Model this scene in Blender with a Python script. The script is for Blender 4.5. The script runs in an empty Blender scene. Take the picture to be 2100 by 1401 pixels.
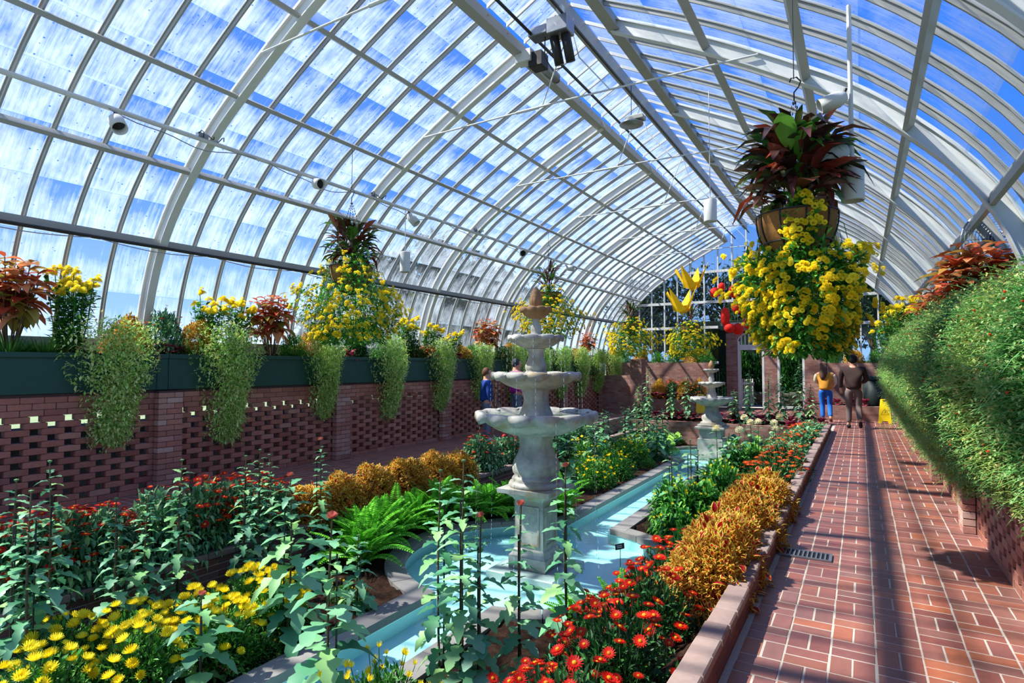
import bpy, math, random
import numpy as np
from mathutils import Matrix, Vector

# ------------------------------------------------------------------ camera, sky, sun, exposure
scene = bpy.context.scene
COL = scene.collection
F_PX = 1210.0
EYE = np.array([0.0, 0.0, 1.55])
PITCH = math.atan((748 - 700.5) / F_PX)
YAW = math.atan((1766 - 1050) / F_PX * math.cos(PITCH))
cam_d = bpy.data.cameras.new('camera')
cam_d.sensor_width = 36.0
cam_d.lens = F_PX / 2100 * 36.0
cam_d.clip_start = 0.05
cam_d.clip_end = 400
cam = bpy.data.objects.new('camera', cam_d)
COL.objects.link(cam)
cam.location = EYE
cam.rotation_euler = (math.pi / 2 + PITCH, 0, YAW)
scene.camera = cam

scene.view_settings.view_transform = 'Standard'
scene.view_settings.look = 'None'
scene.view_settings.exposure = 0.92
scene.view_settings.gamma = 1.0
scene.view_settings.use_curve_mapping = False
scene.cycles.max_bounces = 6
scene.cycles.diffuse_bounces = 3
scene.cycles.glossy_bounces = 2
scene.cycles.transmission_bounces = 4
scene.cycles.transparent_max_bounces = 10
scene.cycles.use_adaptive_sampling = True
scene.cycles.adaptive_threshold = 0.02
scene.cycles.sample_clamp_indirect = 6.0
scene.cycles.caustics_reflective = False
scene.cycles.caustics_refractive = False

world = bpy.data.worlds.new('sky')
scene.world = world
world.use_nodes = True
wn, wl = world.node_tree.nodes, world.node_tree.links
wn.clear()
w_out = wn.new('ShaderNodeOutputWorld')
w_bg = wn.new('ShaderNodeBackground')
w_tc = wn.new('ShaderNodeTexCoord')
w_sep = wn.new('ShaderNodeSeparateXYZ')
w_ramp = wn.new('ShaderNodeValToRGB')
w_ramp.color_ramp.elements[0].position = 0.0
w_ramp.color_ramp.elements[0].color = (0.36, 0.58, 0.90, 1)
w_ramp.color_ramp.elements[1].position = 0.75
w_ramp.color_ramp.elements[1].color = (0.02, 0.13, 0.62, 1)
e = w_ramp.color_ramp.elements.new(0.28)
e.color = (0.045, 0.20, 0.74, 1)
w_noise = wn.new('ShaderNodeTexNoise')
w_noise.inputs['Scale'].default_value = 2.6
w_noise.inputs['Detail'].default_value = 6
w_noise.inputs['Roughness'].default_value = 0.6
w_cr = wn.new('ShaderNodeValToRGB')
w_cr.color_ramp.elements[0].position = 0.52
w_cr.color_ramp.elements[0].color = (0, 0, 0, 1)
w_cr.color_ramp.elements[1].position = 0.72
w_cr.color_ramp.elements[1].color = (0.75, 0.75, 0.75, 1)
w_mix = wn.new('ShaderNodeMix')
w_mix.data_type = 'RGBA'
w_mix.inputs['B'].default_value = (0.85, 0.90, 0.98, 1)
wl.new(w_tc.outputs['Generated'], w_sep.inputs[0])
wl.new(w_sep.outputs['Z'], w_ramp.inputs['Fac'])
wl.new(w_tc.outputs['Generated'], w_noise.inputs['Vector'])
wl.new(w_noise.outputs['Fac'], w_cr.inputs['Fac'])
wl.new(w_cr.outputs['Color'], w_mix.inputs['Factor'])
wl.new(w_ramp.outputs['Color'], w_mix.inputs['A'])
wl.new(w_mix.outputs['Result'], w_bg.inputs['Color'])
w_bg.inputs['Strength'].default_value = 0.80
wl.new(w_bg.outputs[0], w_out.inputs['Surface'])

sun_d = bpy.data.lights.new('sun', 'SUN')
sun_d.energy = 7.6
sun_d.angle = math.radians(1.0)
sun_d.color = (1.0, 0.94, 0.84)
sun = bpy.data.objects.new('sun', sun_d)
COL.objects.link(sun)
SUN_DIR = Vector((-0.60, -0.30, 0.86)).normalized()      # towards the sun
sun.rotation_euler = SUN_DIR.to_track_quat('Z', 'Y').to_euler()

# ------------------------------------------------------------------ helpers
rng = np.random.default_rng(7)
random.seed(7)
_fw = np.array([-math.sin(YAW) * math.cos(PITCH), math.cos(YAW) * math.cos(PITCH), math.sin(PITCH)])
_rt = np.array([math.cos(YAW), math.sin(YAW), 0.0])
_up = np.cross(_rt, _fw)


def at(x, y, ax, v):
    """World point on the plane axis ax = v that the surveyed picture point (x, y) belongs to."""
    d = _fw + _rt * (x - 1050) / F_PX - _up * (y - 700.5) / F_PX
    return EYE + d * (v - EYE[ax]) / d[ax]


def tag(o, label=None, cat=None, group=None, kind=None):
    if label: o['label'] = label
    if cat: o['category'] = cat
    if group: o['group'] = group
    if kind: o['kind'] = kind
    return o


def empty(name, loc=(0, 0, 0), rz=0.0, s=1.0):
    o = bpy.data.objects.new(name, None)
    o.empty_display_size = 0.05
    COL.objects.link(o)
    o.location = loc
    o.rotation_euler = (0, 0, rz)
    o.scale = (s, s, s) if not hasattr(s, '__len__') else s
    return o


def inst(name, mesh, parent=None, loc=(0, 0, 0), rot=(0, 0, 0), s=1.0, M=None):
    o = bpy.data.objects.new(name, mesh)
    COL.objects.link(o)
    if parent is not None: o.parent = parent
    if M is not None:
        o.matrix_local = M
    else:
        o.location = loc
        o.rotation_euler = rot
        o.scale = (s, s, s) if not hasattr(s, '__len__') else s
    return o


class MB:
    """Collects geometry; mesh() makes one mesh of it."""
    def __init__(self):
        self.v, self.f, self.t, self.m, self.uv = [], [], [], [], []
        self.n = 0

    def add(self, v, faces, tint=0.0, mi=0):
        v = np.asarray(v, float)
        groups = {}
        for k, f in enumerate(faces):
            groups.setdefault(len(f), []).append(k)
        tint = np.broadcast_to(np.asarray(tint, float), (len(faces),))
        for n, ks in groups.items():
            self.f.append(np.asarray([faces[k] for k in ks], np.int64) + self.n)
            self.t.append(tint[ks])
            self.m.append(np.full(len(ks), mi, np.int32))
        self.v.append(v)
        self.n += len(v)
        return self

    def scatter(self, tm, pos, M, s, tint, mi=0):
        """tm = (verts, faces, face tints); one copy for each row of pos / M (3x3) / s / tint."""
        tv, tf, tt = tm
        N = len(pos)
        if N == 0: return self
        s = np.broadcast_to(np.asarray(s, float), (N,))
        v = np.einsum('nij,kj->nki', M, tv) * s[:, None, None] + pos[:, None, :]
        K = len(tv)
        groups = {}
        for k, f in enumerate(tf):
            groups.setdefault(len(f), []).append(k)
        off = (np.arange(N) * K)[:, None, None] + self.n
        tt = np.asarray(tt, float)
        for n, ks in groups.items():
            fa = np.asarray([tf[k] for k in ks], np.int64)
            self.f.append((fa[None] + off).reshape(-1, n))
            self.t.append((tt[ks][None, :] + np.asarray(tint)[:, None]).reshape(-1))
            self.m.append(np.full(N * len(ks), mi, np.int32))
        self.v.append(v.reshape(-1, 3))
        self.n += N * K
        return self

    def box(self, x0, x1, y0, y1, z0, z1, tint=0.0, mi=0, ch=0.0):
        v, f = box_geo(x0, x1, y0, y1, z0, z1, ch)
        return self.add(v, f, tint, mi)

    def tube(self, pts, r, n=6, tint=0.0, mi=0, cap=True):
        v, f = tube_geo(pts, r, n, cap)
        return self.add(v, f, tint, mi)

    def lathe(self, prof, n=24, c=(0, 0, 0), tint=0.0, mi=0, fn=None):
        v, f = lathe_geo(prof, n, fn)
        return self.add(v + np.asarray(c, float), f, tint, mi)

    def ball(self, c, r, n=8, tint=0.0, mi=0):
        r = np.broadcast_to(np.asarray(r, float), (3,))
        m = max(4, n // 2 + 1)
        prof = [(math.sin(math.pi * i / m), -math.cos(math.pi * i / m)) for i in range(m + 1)]
        v, f = lathe_geo(prof, n)
        return self.add(v * r + np.asarray(c, float), f, tint, mi)

    def mesh(self, name, mats, smooth=False, uv=None):
        me = bpy.data.meshes.new(name)
        if not isinstance(mats, (list, tuple)): mats = [mats]
        for m in mats: me.materials.append(m)
        V = np.concatenate(self.v) if self.v else np.zeros((0, 3))
        me.vertices.add(len(V))
        me.vertices.foreach_set('co', V.astype(np.float32).ravel())
        loops = np.concatenate([f.ravel() for f in self.f])
        sizes = np.concatenate([np.full(len(f), f.shape[1]) for f in self.f])
        me.loops.add(len(loops))
        me.loops.foreach_set('vertex_index', loops.astype(np.int32))
        me.polygons.add(len(sizes))
        starts = np.concatenate([[0], np.cumsum(sizes)[:-1]])
        me.polygons.foreach_set('loop_start', starts.astype(np.int32))
        me.polygons.foreach_set('material_index', np.concatenate(self.m))
        me.polygons.foreach_set('use_smooth', np.full(len(sizes), bool(smooth)))
        me.update(calc_edges=True)
        a = me.attributes.new('tint', 'FLOAT', 'FACE')
        a.data.foreach_set('value', np.concatenate(self.t).astype(np.float32))
        if uv is not None:
            ul = me.uv_layers.new(name='uv')
            ul.data.foreach_set('uv', np.asarray(uv, np.float32)[loops].ravel())
        return me

    def obj(self, name, mats, parent=None, smooth=False, loc=(0, 0, 0), rz=0.0, kind=None, uv=None):
        o = inst(name, self.mesh(name, mats, smooth, uv), parent, loc, (0, 0, rz))
        if kind: o['kind'] = kind
        return o


def box_geo(x0, x1, y0, y1, z0, z1, ch=0.0):
    if ch <= 0:
        v = [(x, y, z) for z in (z0, z1) for y in (y0, y1) for x in (x0, x1)]
        f = [(0, 2, 3, 1), (4, 5, 7, 6), (0, 1, 5, 4), (2, 6, 7, 3), (0, 4, 6, 2), (1, 3, 7, 5)]
        return np.array(v, float), f
    v, f = [], []

    def ring(z, i):
        return [(x0 + i, y0 + i, z), (x1 - i, y0 + i, z), (x1 - i, y1 - i, z), (x0 + i, y1 - i, z)]
    for z, i in ((z0, ch), (z0 + ch, 0), (z1 - ch, 0), (z1, ch)): v += ring(z, i)
    f.append((3, 2, 1, 0)); f.append((12, 13, 14, 15))
    for k in range(3):
        for j in range(4):
            a, b = 4 * k + j, 4 * k + (j + 1) % 4
            f.append((a, b, b + 4, a + 4))
    return np.array(v, float), f


def tube_geo(pts, r, n=6, cap=True):
    P = np.asarray(pts, float)
    K = len(P)
    r = np.broadcast_to(np.asarray(r, float), (K,))
    T = np.gradient(P, axis=0)
    T /= np.linalg.norm(T, axis=1)[:, None] + 1e-12
    ref = np.array([0, 0, 1.0]) if abs(T[0][2]) < 0.9 else np.array([1.0, 0, 0])
    v = []
    a = np.arange(n) * 2 * math.pi / n
    for i in range(K):
        u = np.cross(ref, T[i])
        if np.linalg.norm(u) < 1e-4: u = np.cross(np.array([0.3, 1, 0.1]), T[i])
        u /= np.linalg.norm(u)
        w = np.cross(T[i], u)
        v.append(P[i] + r[i] * (np.cos(a)[:, None] * u + np.sin(a)[:, None] * w))
    v = np.concatenate(v)
    f = [(i * n + j, i * n + (j + 1) % n, (i + 1) * n + (j + 1) % n, (i + 1) * n + j) for i in range(K - 1) for j in range(n)]
    if cap:
        f.append(tuple(range(n - 1, -1, -1)))
        f.append(tuple((K - 1) * n + j for j in range(n)))
    return v, f


def lathe_geo(prof, n=24, fn=None):
    """Revolve (r, z) about Z; fn(theta, i, r, z) -> (r, z) shapes lobes."""
    v, K = [], len(prof)
    for i, (r, z) in enumerate(prof):
        for j in range(n):
            a = 2 * math.pi * j / n
            rr, zz = (r, z) if fn is None else fn(a, i, r, z)
            v.append((rr * math.cos(a), rr * math.sin(a), zz))
    f = [(i * n + j, i * n + (j + 1) % n, (i + 1) * n + (j + 1) % n, (i + 1) * n + j) for i in range(K - 1) for j in range(n)]
    return np.array(v, float), f


def orient(d, up=None):
    """Rotation matrices whose x axis is d and whose z axis leans to up."""
    d = np.asarray(d, float)
    d = d / (np.linalg.norm(d, axis=1)[:, None] + 1e-9)
    if up is None: up = np.tile([0, 0, 1.0], (len(d), 1))
    y = np.cross(up, d)
    bad = np.linalg.norm(y, axis=1) < 1e-3
    y[bad] = [0, 1, 0]
    y /= np.linalg.norm(y, axis=1)[:, None]
    z = np.cross(d, y)
    return np.stack([d, y, z], axis=2)


def M4(M3, pos, s=1.0):
    m = Matrix.Identity(4)
    for i in range(3):
        for j in range(3): m[i][j] = float(M3[i][j]) * s
        m[i][3] = float(pos[i])
    return m


def ordn(i):
    return ['first', 'second', 'third', 'fourth', 'fifth', 'sixth', 'seventh', 'eighth', 'ninth', 'tenth', 'eleventh', 'twelfth',
            'thirteenth', 'fourteenth', 'fifteenth', 'sixteenth', 'seventeenth', 'eighteenth', 'nineteenth', 'twentieth'][i]


# ------------------------------------------------------------------ materials
MAT = {}


def new_mat(name):
    m = bpy.data.materials.new(name)
    m.use_nodes = True
    nt = m.node_tree
    nt.nodes.clear()
    out = nt.nodes.new('ShaderNodeOutputMaterial')
    MAT[name] = m
    return m, nt, out


def hexc(c):
    if isinstance(c, str):
        c = [int(c[i:i + 2], 16) / 255 for i in (0, 2, 4)]
        c = [x / 12.92 if x <= 0.04045 else ((x + 0.055) / 1.055) ** 2.4 for x in c]
    return (c[0], c[1], c[2], 1)


def ramp(nt, fac, cols, const=False):
    r = nt.nodes.new('ShaderNodeValToRGB')
    if const: r.color_ramp.interpolation = 'CONSTANT'
    el = r.color_ramp.elements
    n = len(cols)
    for i, c in enumerate(cols):
        p = i / max(1, n - 1) if not const else i / n
        if isinstance(c, tuple) and len(c) == 2 and not isinstance(c[1], float): c, p = c
        if isinstance(c, tuple) and len(c) == 2: c, p = c
        e = el[i] if i < 2 else el.new(min(1, p))
        e.position = p
        e.color = hexc(c)
    nt.links.new(fac, r.inputs['Fac'])
    return r.outputs['Color']


def math_node(nt, op, a, b=None):
    n = nt.nodes.new('ShaderNodeMath')
    n.operation = op
    for i, x in enumerate((a, b)):
        if x is None: continue
        if isinstance(x, (int, float)): n.inputs[i].default_value = x
        else: nt.links.new(x, n.inputs[i])
    return n.outputs[0]


def tint_of(nt, obj_random=True):
    a = nt.nodes.new('ShaderNodeAttribute')
    a.attribute_name = 'tint'
    if not obj_random: return a.outputs['Fac']
    oi = nt.nodes.new('ShaderNodeObjectInfo')
    return math_node(nt, 'FRACT', math_node(nt, 'ADD', a.outputs['Fac'], oi.outputs['Random']))


def noise(nt, scale, detail=4, rough=0.55, coord='Object', vec=None):
    n = nt.nodes.new('ShaderNodeTexNoise')
    n.inputs['Scale'].default_value = scale
    n.inputs['Detail'].default_value = detail
    n.inputs['Roughness'].default_value = rough
    if vec is None:
        if coord == 'World':
            g = nt.nodes.new('ShaderNodeNewGeometry')
            vec = g.outputs['Position']
        else:
            vec = nt.nodes.new('ShaderNodeTexCoord').outputs[coord]
    nt.links.new(vec, n.inputs['Vector'])
    return n.outputs['Fac']


def mixc(nt, fac, a, b, mode='MIX'):
    n = nt.nodes.new('ShaderNodeMix')
    n.data_type = 'RGBA'
    n.blend_type = mode
    for k, x in (('Factor', fac), ('A', a), ('B', b)):
        if isinstance(x, (int, float)): n.inputs[k].default_value = x
        elif isinstance(x, (tuple, str)): n.inputs[k].default_value = hexc(x)
        else: nt.links.new(x, n.inputs[k])
    return n.outputs['Result']


def principled(nt, out, col, rough=0.6, metal=0.0, spec=0.4, bump=None, transl=0.0, emit=None):
    p = nt.nodes.new('ShaderNodeBsdfPrincipled')
    if isinstance(col, (tuple, str)): p.inputs['Base Color'].default_value = hexc(col)
    else: nt.links.new(col, p.inputs['Base Color'])
    if isinstance(rough, (int, float)): p.inputs['Roughness'].default_value = rough
    else: nt.links.new(rough, p.inputs['Roughness'])
    p.inputs['Metallic'].default_value = metal
    p.inputs['Specular IOR Level'].default_value = spec
    if bump is not None:
        b = nt.nodes.new('ShaderNodeBump')
        b.inputs['Strength'].default_value = bump[1]
        b.inputs['Distance'].default_value = bump[2] if len(bump) > 2 else 0.01
        nt.links.new(bump[0], b.inputs['Height'])
        nt.links.new(b.outputs[0], p.inputs['Normal'])
    if transl > 0:
        t = nt.nodes.new('ShaderNodeBsdfTranslucent')
        if isinstance(col, (tuple, str)): t.inputs['Color'].default_value = hexc(col)
        else: nt.links.new(col, t.inputs['Color'])
        mx = nt.nodes.new('ShaderNodeMixShader')
        mx.inputs[0].default_value = transl
        nt.links.new(p.outputs[0], mx.inputs[1])
        nt.links.new(t.outputs[0], mx.inputs[2])
        nt.links.new(mx.outputs[0], out.inputs['Surface'])
    else:
        nt.links.new(p.outputs[0], out.inputs['Surface'])
    return p


def plain(name, col, rough=0.6, metal=0.0, spec=0.4, var=0.12, scale=12, bump=0.0, coord='Object', transl=0.0):
    """One colour with a little procedural unevenness."""
    m, nt, out = new_mat(name)
    n = noise(nt, scale, 5, 0.6, coord)
    c = hexc(col)
    lo = tuple(x * (1 - var) for x in c[:3])
    hi = tuple(min(1, x * (1 + var)) for x in c[:3])
    colr = ramp(nt, n, [lo, hi])
    principled(nt, out, colr, rough, metal, spec, (n, bump, 0.01) if bump else None, transl)
    return m


def leafy(name, cols, rough=0.5, transl=0.28, spec=0.3, obj_random=False, const=False):
    """Foliage or petals: the leaf's own tint picks its colour."""
    m, nt, out = new_mat(name)
    f = tint_of(nt, obj_random)
    c = ramp(nt, f, cols, const)
    principled(nt, out, c, rough, 0, spec, None, transl)
    return m


def petal(name, petals, centre, transl=0.38):
    """Flower heads: face tint < 0.5 petals (varied by flower), > 0.5 eye."""
    m, nt, out = new_mat(name)
    a = nt.nodes.new('ShaderNodeAttribute'); a.attribute_name = 'tint'
    oi = nt.nodes.new('ShaderNodeObjectInfo')
    pc = ramp(nt, math_node(nt, 'FRACT', math_node(nt, 'ADD', oi.outputs['Random'], a.outputs['Fac'])), petals)
    c = mixc(nt, math_node(nt, 'GREATER_THAN', a.outputs['Fac'], 0.5), pc, centre)
    principled(nt, out, c, 0.55, 0, 0.25, None, transl)
    return m


def brickish(name, cols, mottle=0.35, rough=0.75, spec=0.3, bump=0.25, scale=30):
    m, nt, out = new_mat(name)
    c = ramp(nt, tint_of(nt), cols)
    n = noise(nt, scale, 5, 0.65, 'World')
    n2 = noise(nt, 3.0, 3, 0.6, 'World')
    sh = ramp(nt, n, [(1 - mottle,) * 3, (1 + mottle * 0.5,) * 3])
    c = mixc(nt, 1.0, c, sh, 'MULTIPLY')
    c = mixc(nt, math_node(nt, 'MULTIPLY', n2, 0.35), c, (0.20, 0.16, 0.15))
    principled(nt, out, c, rough, 0, spec, (n, bump, 0.0012))
    return m

# surface materials
brickish('wall_brick', ['9a5440', 'b06a52', 'be765e', 'a05c48', 'c88a70', 'b26e58'])
brickish('pier_brick', ['b47862', 'c49080', 'a46450', 'd0aa9a', 'b6705c', 'c08068'])
brickish('paver', ['84483e', '985a4e', '743a34', 'a4543c', '8e5c52', '82443c', '9c5640', '7c4e46', 'ac5c38', '6e4640'], 0.4, 0.42, 0.45, 0.2, 24)
brickish('terrace_brick', ['6f3a33', '7d4a41', '5d3431', '8a4b38', '77594f'], 0.45)
brickish('cap_stone', ['8a6f66', '9c8378', '7d655e', 'a48f86'], 0.3)
brickish('coping_stone', ['7d7a76', '8c8880', '6f6d6c', '96918a'], 0.25, 0.6)
plain('mortar', 'aca296', 0.9, scale=40, var=0.25)
plain('dark_mortar', '4a3531', 0.9, scale=40, var=0.25)
plain('white_paint', 'c9c8c4', 0.45, var=0.06, scale=6)
plain('grey_paint', '9a9893', 0.5, var=0.08, scale=6)
plain('dark_metal', '2a2826', 0.5, 0.3)
plain('steel', '8b8d90', 0.35, 0.7)
plain('planter_green', '1f463c', 0.5, var=0.22, scale=9, bump=0.1)
plain('pool_paint', 'bff0ee', 0.6, var=0.05, scale=2)
plain('concrete', '8b8984', 0.85, scale=20, bump=0.3)
plain('shaded_concrete', '3a3632', 0.95, scale=20, bump=0.3)  # shade behind the lattice holes is put into this darker concrete colour
plain('lawn', '6c7f58', 0.9, scale=1.5, var=0.3, coord='Object')

m, nt, out = new_mat('soil')
n1 = noise(nt, 14, 8, 0.7, 'World')
n2 = noise(nt, 60, 4, 0.7, 'World')
c = ramp(nt, n1, [('120b08', 0.3), ('3a261c', 0.55), ('5b4332', 0.75)])
principled(nt, out, c, 0.95, 0, 0.1, (n2, 0.9, 0.03))

m, nt, out = new_mat('far_brick')
bt = nt.nodes.new('ShaderNodeTexBrick')
bt.inputs['Color1'].default_value = hexc('8e5a4c')
bt.inputs['Color2'].default_value = hexc('b89488')
bt.inputs['Mortar'].default_value = hexc('9a8c84')
bt.inputs['Scale'].default_value = 1.0
bt.inputs['Brick Width'].default_value = 0.21
bt.inputs['Row Height'].default_value = 0.067
bt.inputs['Mortar Size'].default_value = 0.006
g = nt.nodes.new('ShaderNodeNewGeometry')
sx = nt.nodes.new('ShaderNodeSeparateXYZ')
cx = nt.nodes.new('ShaderNodeCombineXYZ')
nt.links.new(g.outputs['Position'], sx.inputs[0])
nt.links.new(math_node(nt, 'ADD', sx.outputs['X'], sx.outputs['Y']), cx.inputs['X'])
nt.links.new(sx.outputs['Z'], cx.inputs['Y'])
nt.links.new(cx.outputs[0], bt.inputs['Vector'])
fb = mixc(nt, noise(nt, 4, 4, 0.6, 'World'), bt.outputs['Color'], '7a5248')
principled(nt, out, fb, 0.85, 0, 0.2)

# whitewashed roof glass: clear panes with streaks of shading paint and bare spots
m, nt, out = new_mat('roof_glass')
uv = nt.nodes.new('ShaderNodeTexCoord').outputs['UV']
su = nt.nodes.new('ShaderNodeSeparateXYZ')
nt.links.new(uv, su.inputs[0])
rnd = tint_of(nt)
geo = nt.nodes.new('ShaderNodeNewGeometry')
sp = nt.nodes.new('ShaderNodeSeparateXYZ')
nt.links.new(geo.outputs['Position'], sp.inputs[0])
cb = nt.nodes.new('ShaderNodeCombineXYZ')
nt.links.new(math_node(nt, 'MULTIPLY', sp.outputs['Y'], 34.0), cb.inputs['X'])
nt.links.new(math_node(nt, 'MULTIPLY', su.outputs['Y'], 1.5), cb.inputs['Y'])
nt.links.new(math_node(nt, 'MULTIPLY', rnd, 40.0), cb.inputs['Z'])
st = noise(nt, 1.0, 5, 0.65, vec=cb.outputs[0])                # streaks running down the slope
cb2 = nt.nodes.new('ShaderNodeCombineXYZ')
nt.links.new(math_node(nt, 'MULTIPLY', sp.outputs['Y'], 4.0), cb2.inputs['X'])
nt.links.new(math_node(nt, 'MULTIPLY', su.outputs['Y'], 2.0), cb2.inputs['Y'])
nt.links.new(math_node(nt, 'MULTIPLY', rnd, 60.0), cb2.inputs['Z'])
bl = noise(nt, 1.0, 3, 0.6, vec=cb2.outputs[0])                # thick and thin areas
vo = nt.nodes.new('ShaderNodeTexVoronoi')
vo.inputs['Scale'].default_value = 12.0
vo.inputs['Randomness'].default_value = 1.0
nt.links.new(geo.outputs['Position'], vo.inputs['Vector'])
spot = math_node(nt, 'LESS_THAN', vo.outputs['Distance'], 0.115)
# the paint washed off below the upper lap, more on some panes
top = math_node(nt, 'MULTIPLY', math_node(nt, 'POWER', su.outputs['Y'], 2.2), math_node(nt, 'MULTIPLY', rnd, 1.25))
cov = math_node(nt, 'ADD', math_node(nt, 'MULTIPLY', math_node(nt, 'SUBTRACT', st, 0.5), 1.6), math_node(nt, 'MULTIPLY', math_node(nt, 'SUBTRACT', bl, 0.5), 1.5))
cov = math_node(nt, 'ADD', cov, 0.60)
cov = math_node(nt, 'SUBTRACT', cov, top)
cov = math_node(nt, 'MULTIPLY', cov, math_node(nt, 'SUBTRACT', 1.0, spot))
mr = nt.nodes.new('ShaderNodeMapRange')
mr.inputs['From Min'].default_value = 0.0
mr.inputs['From Max'].default_value = 1.0
mr.inputs['To Min'].default_value = 0.04
mr.inputs['To Max'].default_value = 0.62
nt.links.new(cov, mr.inputs['Value'])
tr = nt.nodes.new('ShaderNodeBsdfTransparent')
tr.inputs['Color'].default_value = (0.86, 0.93, 0.98, 1)
tl = nt.nodes.new('ShaderNodeBsdfTranslucent')
tl.inputs['Color'].default_value = (0.45, 0.54, 0.64, 1)
df = nt.nodes.new('ShaderNodeBsdfDiffuse')
df.inputs['Color'].default_value = (0.62, 0.70, 0.78, 1)
m1 = nt.nodes.new('ShaderNodeMixShader')
m1.inputs[0].default_value = 0.3
nt.links.new(tl.outputs[0], m1.inputs[1])
nt.links.new(df.outputs[0], m1.inputs[2])
m2 = nt.nodes.new('ShaderNodeMixShader')
nt.links.new(mr.outputs[0], m2.inputs[0])
nt.links.new(tr.outputs[0], m2.inputs[1])
nt.links.new(m1.outputs[0], m2.inputs[2])
nt.links.new(m2.outputs[0], out.inputs['Surface'])

m, nt, out = new_mat('end_glass')
tr = nt.nodes.new('ShaderNodeBsdfTransparent')
tr.inputs['Color'].default_value = (0.62, 0.72, 0.76, 1)
gl = nt.nodes.new('ShaderNodeBsdfGlossy')
gl.inputs['Roughness'].default_value = 0.05
fr = nt.nodes.new('ShaderNodeFresnel')
mx = nt.nodes.new('ShaderNodeMixShader')
nt.links.new(fr.outputs[0], mx.inputs[0])
nt.links.new(tr.outputs[0], mx.inputs[1])
nt.links.new(gl.outputs[0], mx.inputs[2])
nt.links.new(mx.outputs[0], out.inputs['Surface'])

m, nt, out = new_mat('pool_water')
tr = nt.nodes.new('ShaderNodeBsdfTransparent')
tr.inputs['Color'].default_value = (0.84, 0.97, 0.97, 1)
gl = nt.nodes.new('ShaderNodeBsdfGlossy')
gl.inputs['Roughness'].default_value = 0.04
wb = nt.nodes.new('ShaderNodeBump')
wb.inputs['Strength'].default_value = 0.12
wb.inputs['Distance'].default_value = 0.02
nt.links.new(noise(nt, 9, 3, 0.5, 'World'), wb.inputs['Height'])
nt.links.new(wb.outputs[0], gl.inputs['Normal'])
fr = nt.nodes.new('ShaderNodeFresnel')
fr.inputs['IOR'].default_value = 1.33
nt.links.new(wb.outputs[0], fr.inputs['Normal'])
mx = nt.nodes.new('ShaderNodeMixShader')
nt.links.new(fr.outputs[0], mx.inputs[0])
nt.links.new(tr.outputs[0], mx.inputs[1])
nt.links.new(gl.outputs[0], mx.inputs[2])
nt.links.new(mx.outputs[0], out.inputs['Surface'])

# ------------------------------------------------------------------ the hall
XC = -3.28                        # centre line of the hall
XL, XR = -7.45, 0.88              # faces of the two lattice walls
BAY = 2.83
RIBS = [1.32 + BAY * i for i in range(-2, 8)]
Y0, Y1 = RIBS[0], RIBS[-1]        # -4.34 .. 21.13

ctrl = np.array([(4.84, 1.85), (4.80, 2.15), (4.70, 2.55), (4.52, 3.02), (4.22, 3.50), (3.80, 3.97), (3.35, 4.38), (2.88, 4.71), (1.84, 5.34), (0.65, 5.95)])


def spline(P, m=24):
    out = []
    P = np.vstack([2 * P[0] - P[1], P, 2 * P[-1] - P[-2]])
    for i in range(1, len(P) - 2):
        p0, p1, p2, p3 = P[i - 1:i + 3]
        for t in np.linspace(0, 1, m, endpoint=False):
            out.append(0.5 * ((2 * p1) + (p2 - p0) * t + (2 * p0 - 5 * p1 + 4 * p2 - p3) * t * t + (3 * p1 - p0 - 3 * p2 + p3) * t ** 3))
    out.append(P[-2])
    return np.array(out)


fine = spline(ctrl)
arc = np.concatenate([[0], np.cumsum(np.linalg.norm(np.diff(fine, axis=0), axis=1))])


def prof_at(s):
    return np.array([np.interp(s, arc, fine[:, 0]), np.interp(s, arc, fine[:, 1])])


def prof_n(s):
    d = prof_at(min(arc[-1], s + 0.02)) - prof_at(max(0, s - 0.02))
    d /= np.linalg.norm(d)
    return np.array([d[1], -d[0]]) * (1 if d[1] * prof_at(s)[0] > 0 else -1)     # outward


def s_of_u(u):
    return float(np.interp(-u, -fine[:, 0], arc))


ARC = arc[-1]
ceiling = empty('ceiling', (XC, 0, 0))
tag(ceiling, 'curved white iron roof frame with whitewashed glass panes over the hall', kind='structure')


def sweep(samples, side, d0, d1, hy):
    """Bar of half width hy that follows the roof curve between depths d0 and d1 below the glass."""
    v, f = [], []
    for s in samples:
        p, n = prof_at(s), prof_n(s)
        for d in (d0, d1):
            q = p - n * d
            for y in (-hy, hy): v.append((side * q[0], y, q[1]))
    for i in range(len(samples) - 1):
        a, b = 4 * i, 4 * i + 4
        f += [(a, a + 1, b + 1, b), (a + 2, b + 2, b + 3, a + 3), (a, b, b + 2, a + 2), (a + 1, a + 3, b + 3, b + 1)]
    k = 4 * (len(samples) - 1)
    f += [(0, 2, 3, 1), (k, k + 1, k + 3, k + 2)]
    return np.array(v), f


SS = np.linspace(0, ARC, 26)
rib_mesh, bar_mesh = {}, {}
for side in (-1, 1):
    b = MB()
    b.add(*sweep(SS, side, 0.0, 0.15, 0.02))
    b.add(*sweep(SS, side, 0.15, 0.165, 0.05))
    b.add(*sweep(SS, side, -0.02, 0.012, 0.05))
    rib_mesh[side] = b.mesh('rib', MAT['white_paint'])
    b = MB()
    b.add(*sweep(SS, side, 0.0, 0.055, 0.009))
    b.add(*sweep(SS, side, -0.012, 0.01, 0.022))
    bar_mesh[side] = b.mesh('glazing_bar', MAT['grey_paint'])
for side in (-1, 1):
    for i, y in enumerate(RIBS):
        inst('rib', rib_mesh[side], ceiling, (0, y, 0))
        if i < len(RIBS) - 1:
            for k in range(1, 6): inst('glazing_bar', bar_mesh[side], ceiling, (0, y + BAY * k / 6, 0))

# glass panes: ten rows on each slope, six to a bay, each lapping the next
ROWS = 10
pane_mesh = {}


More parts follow.
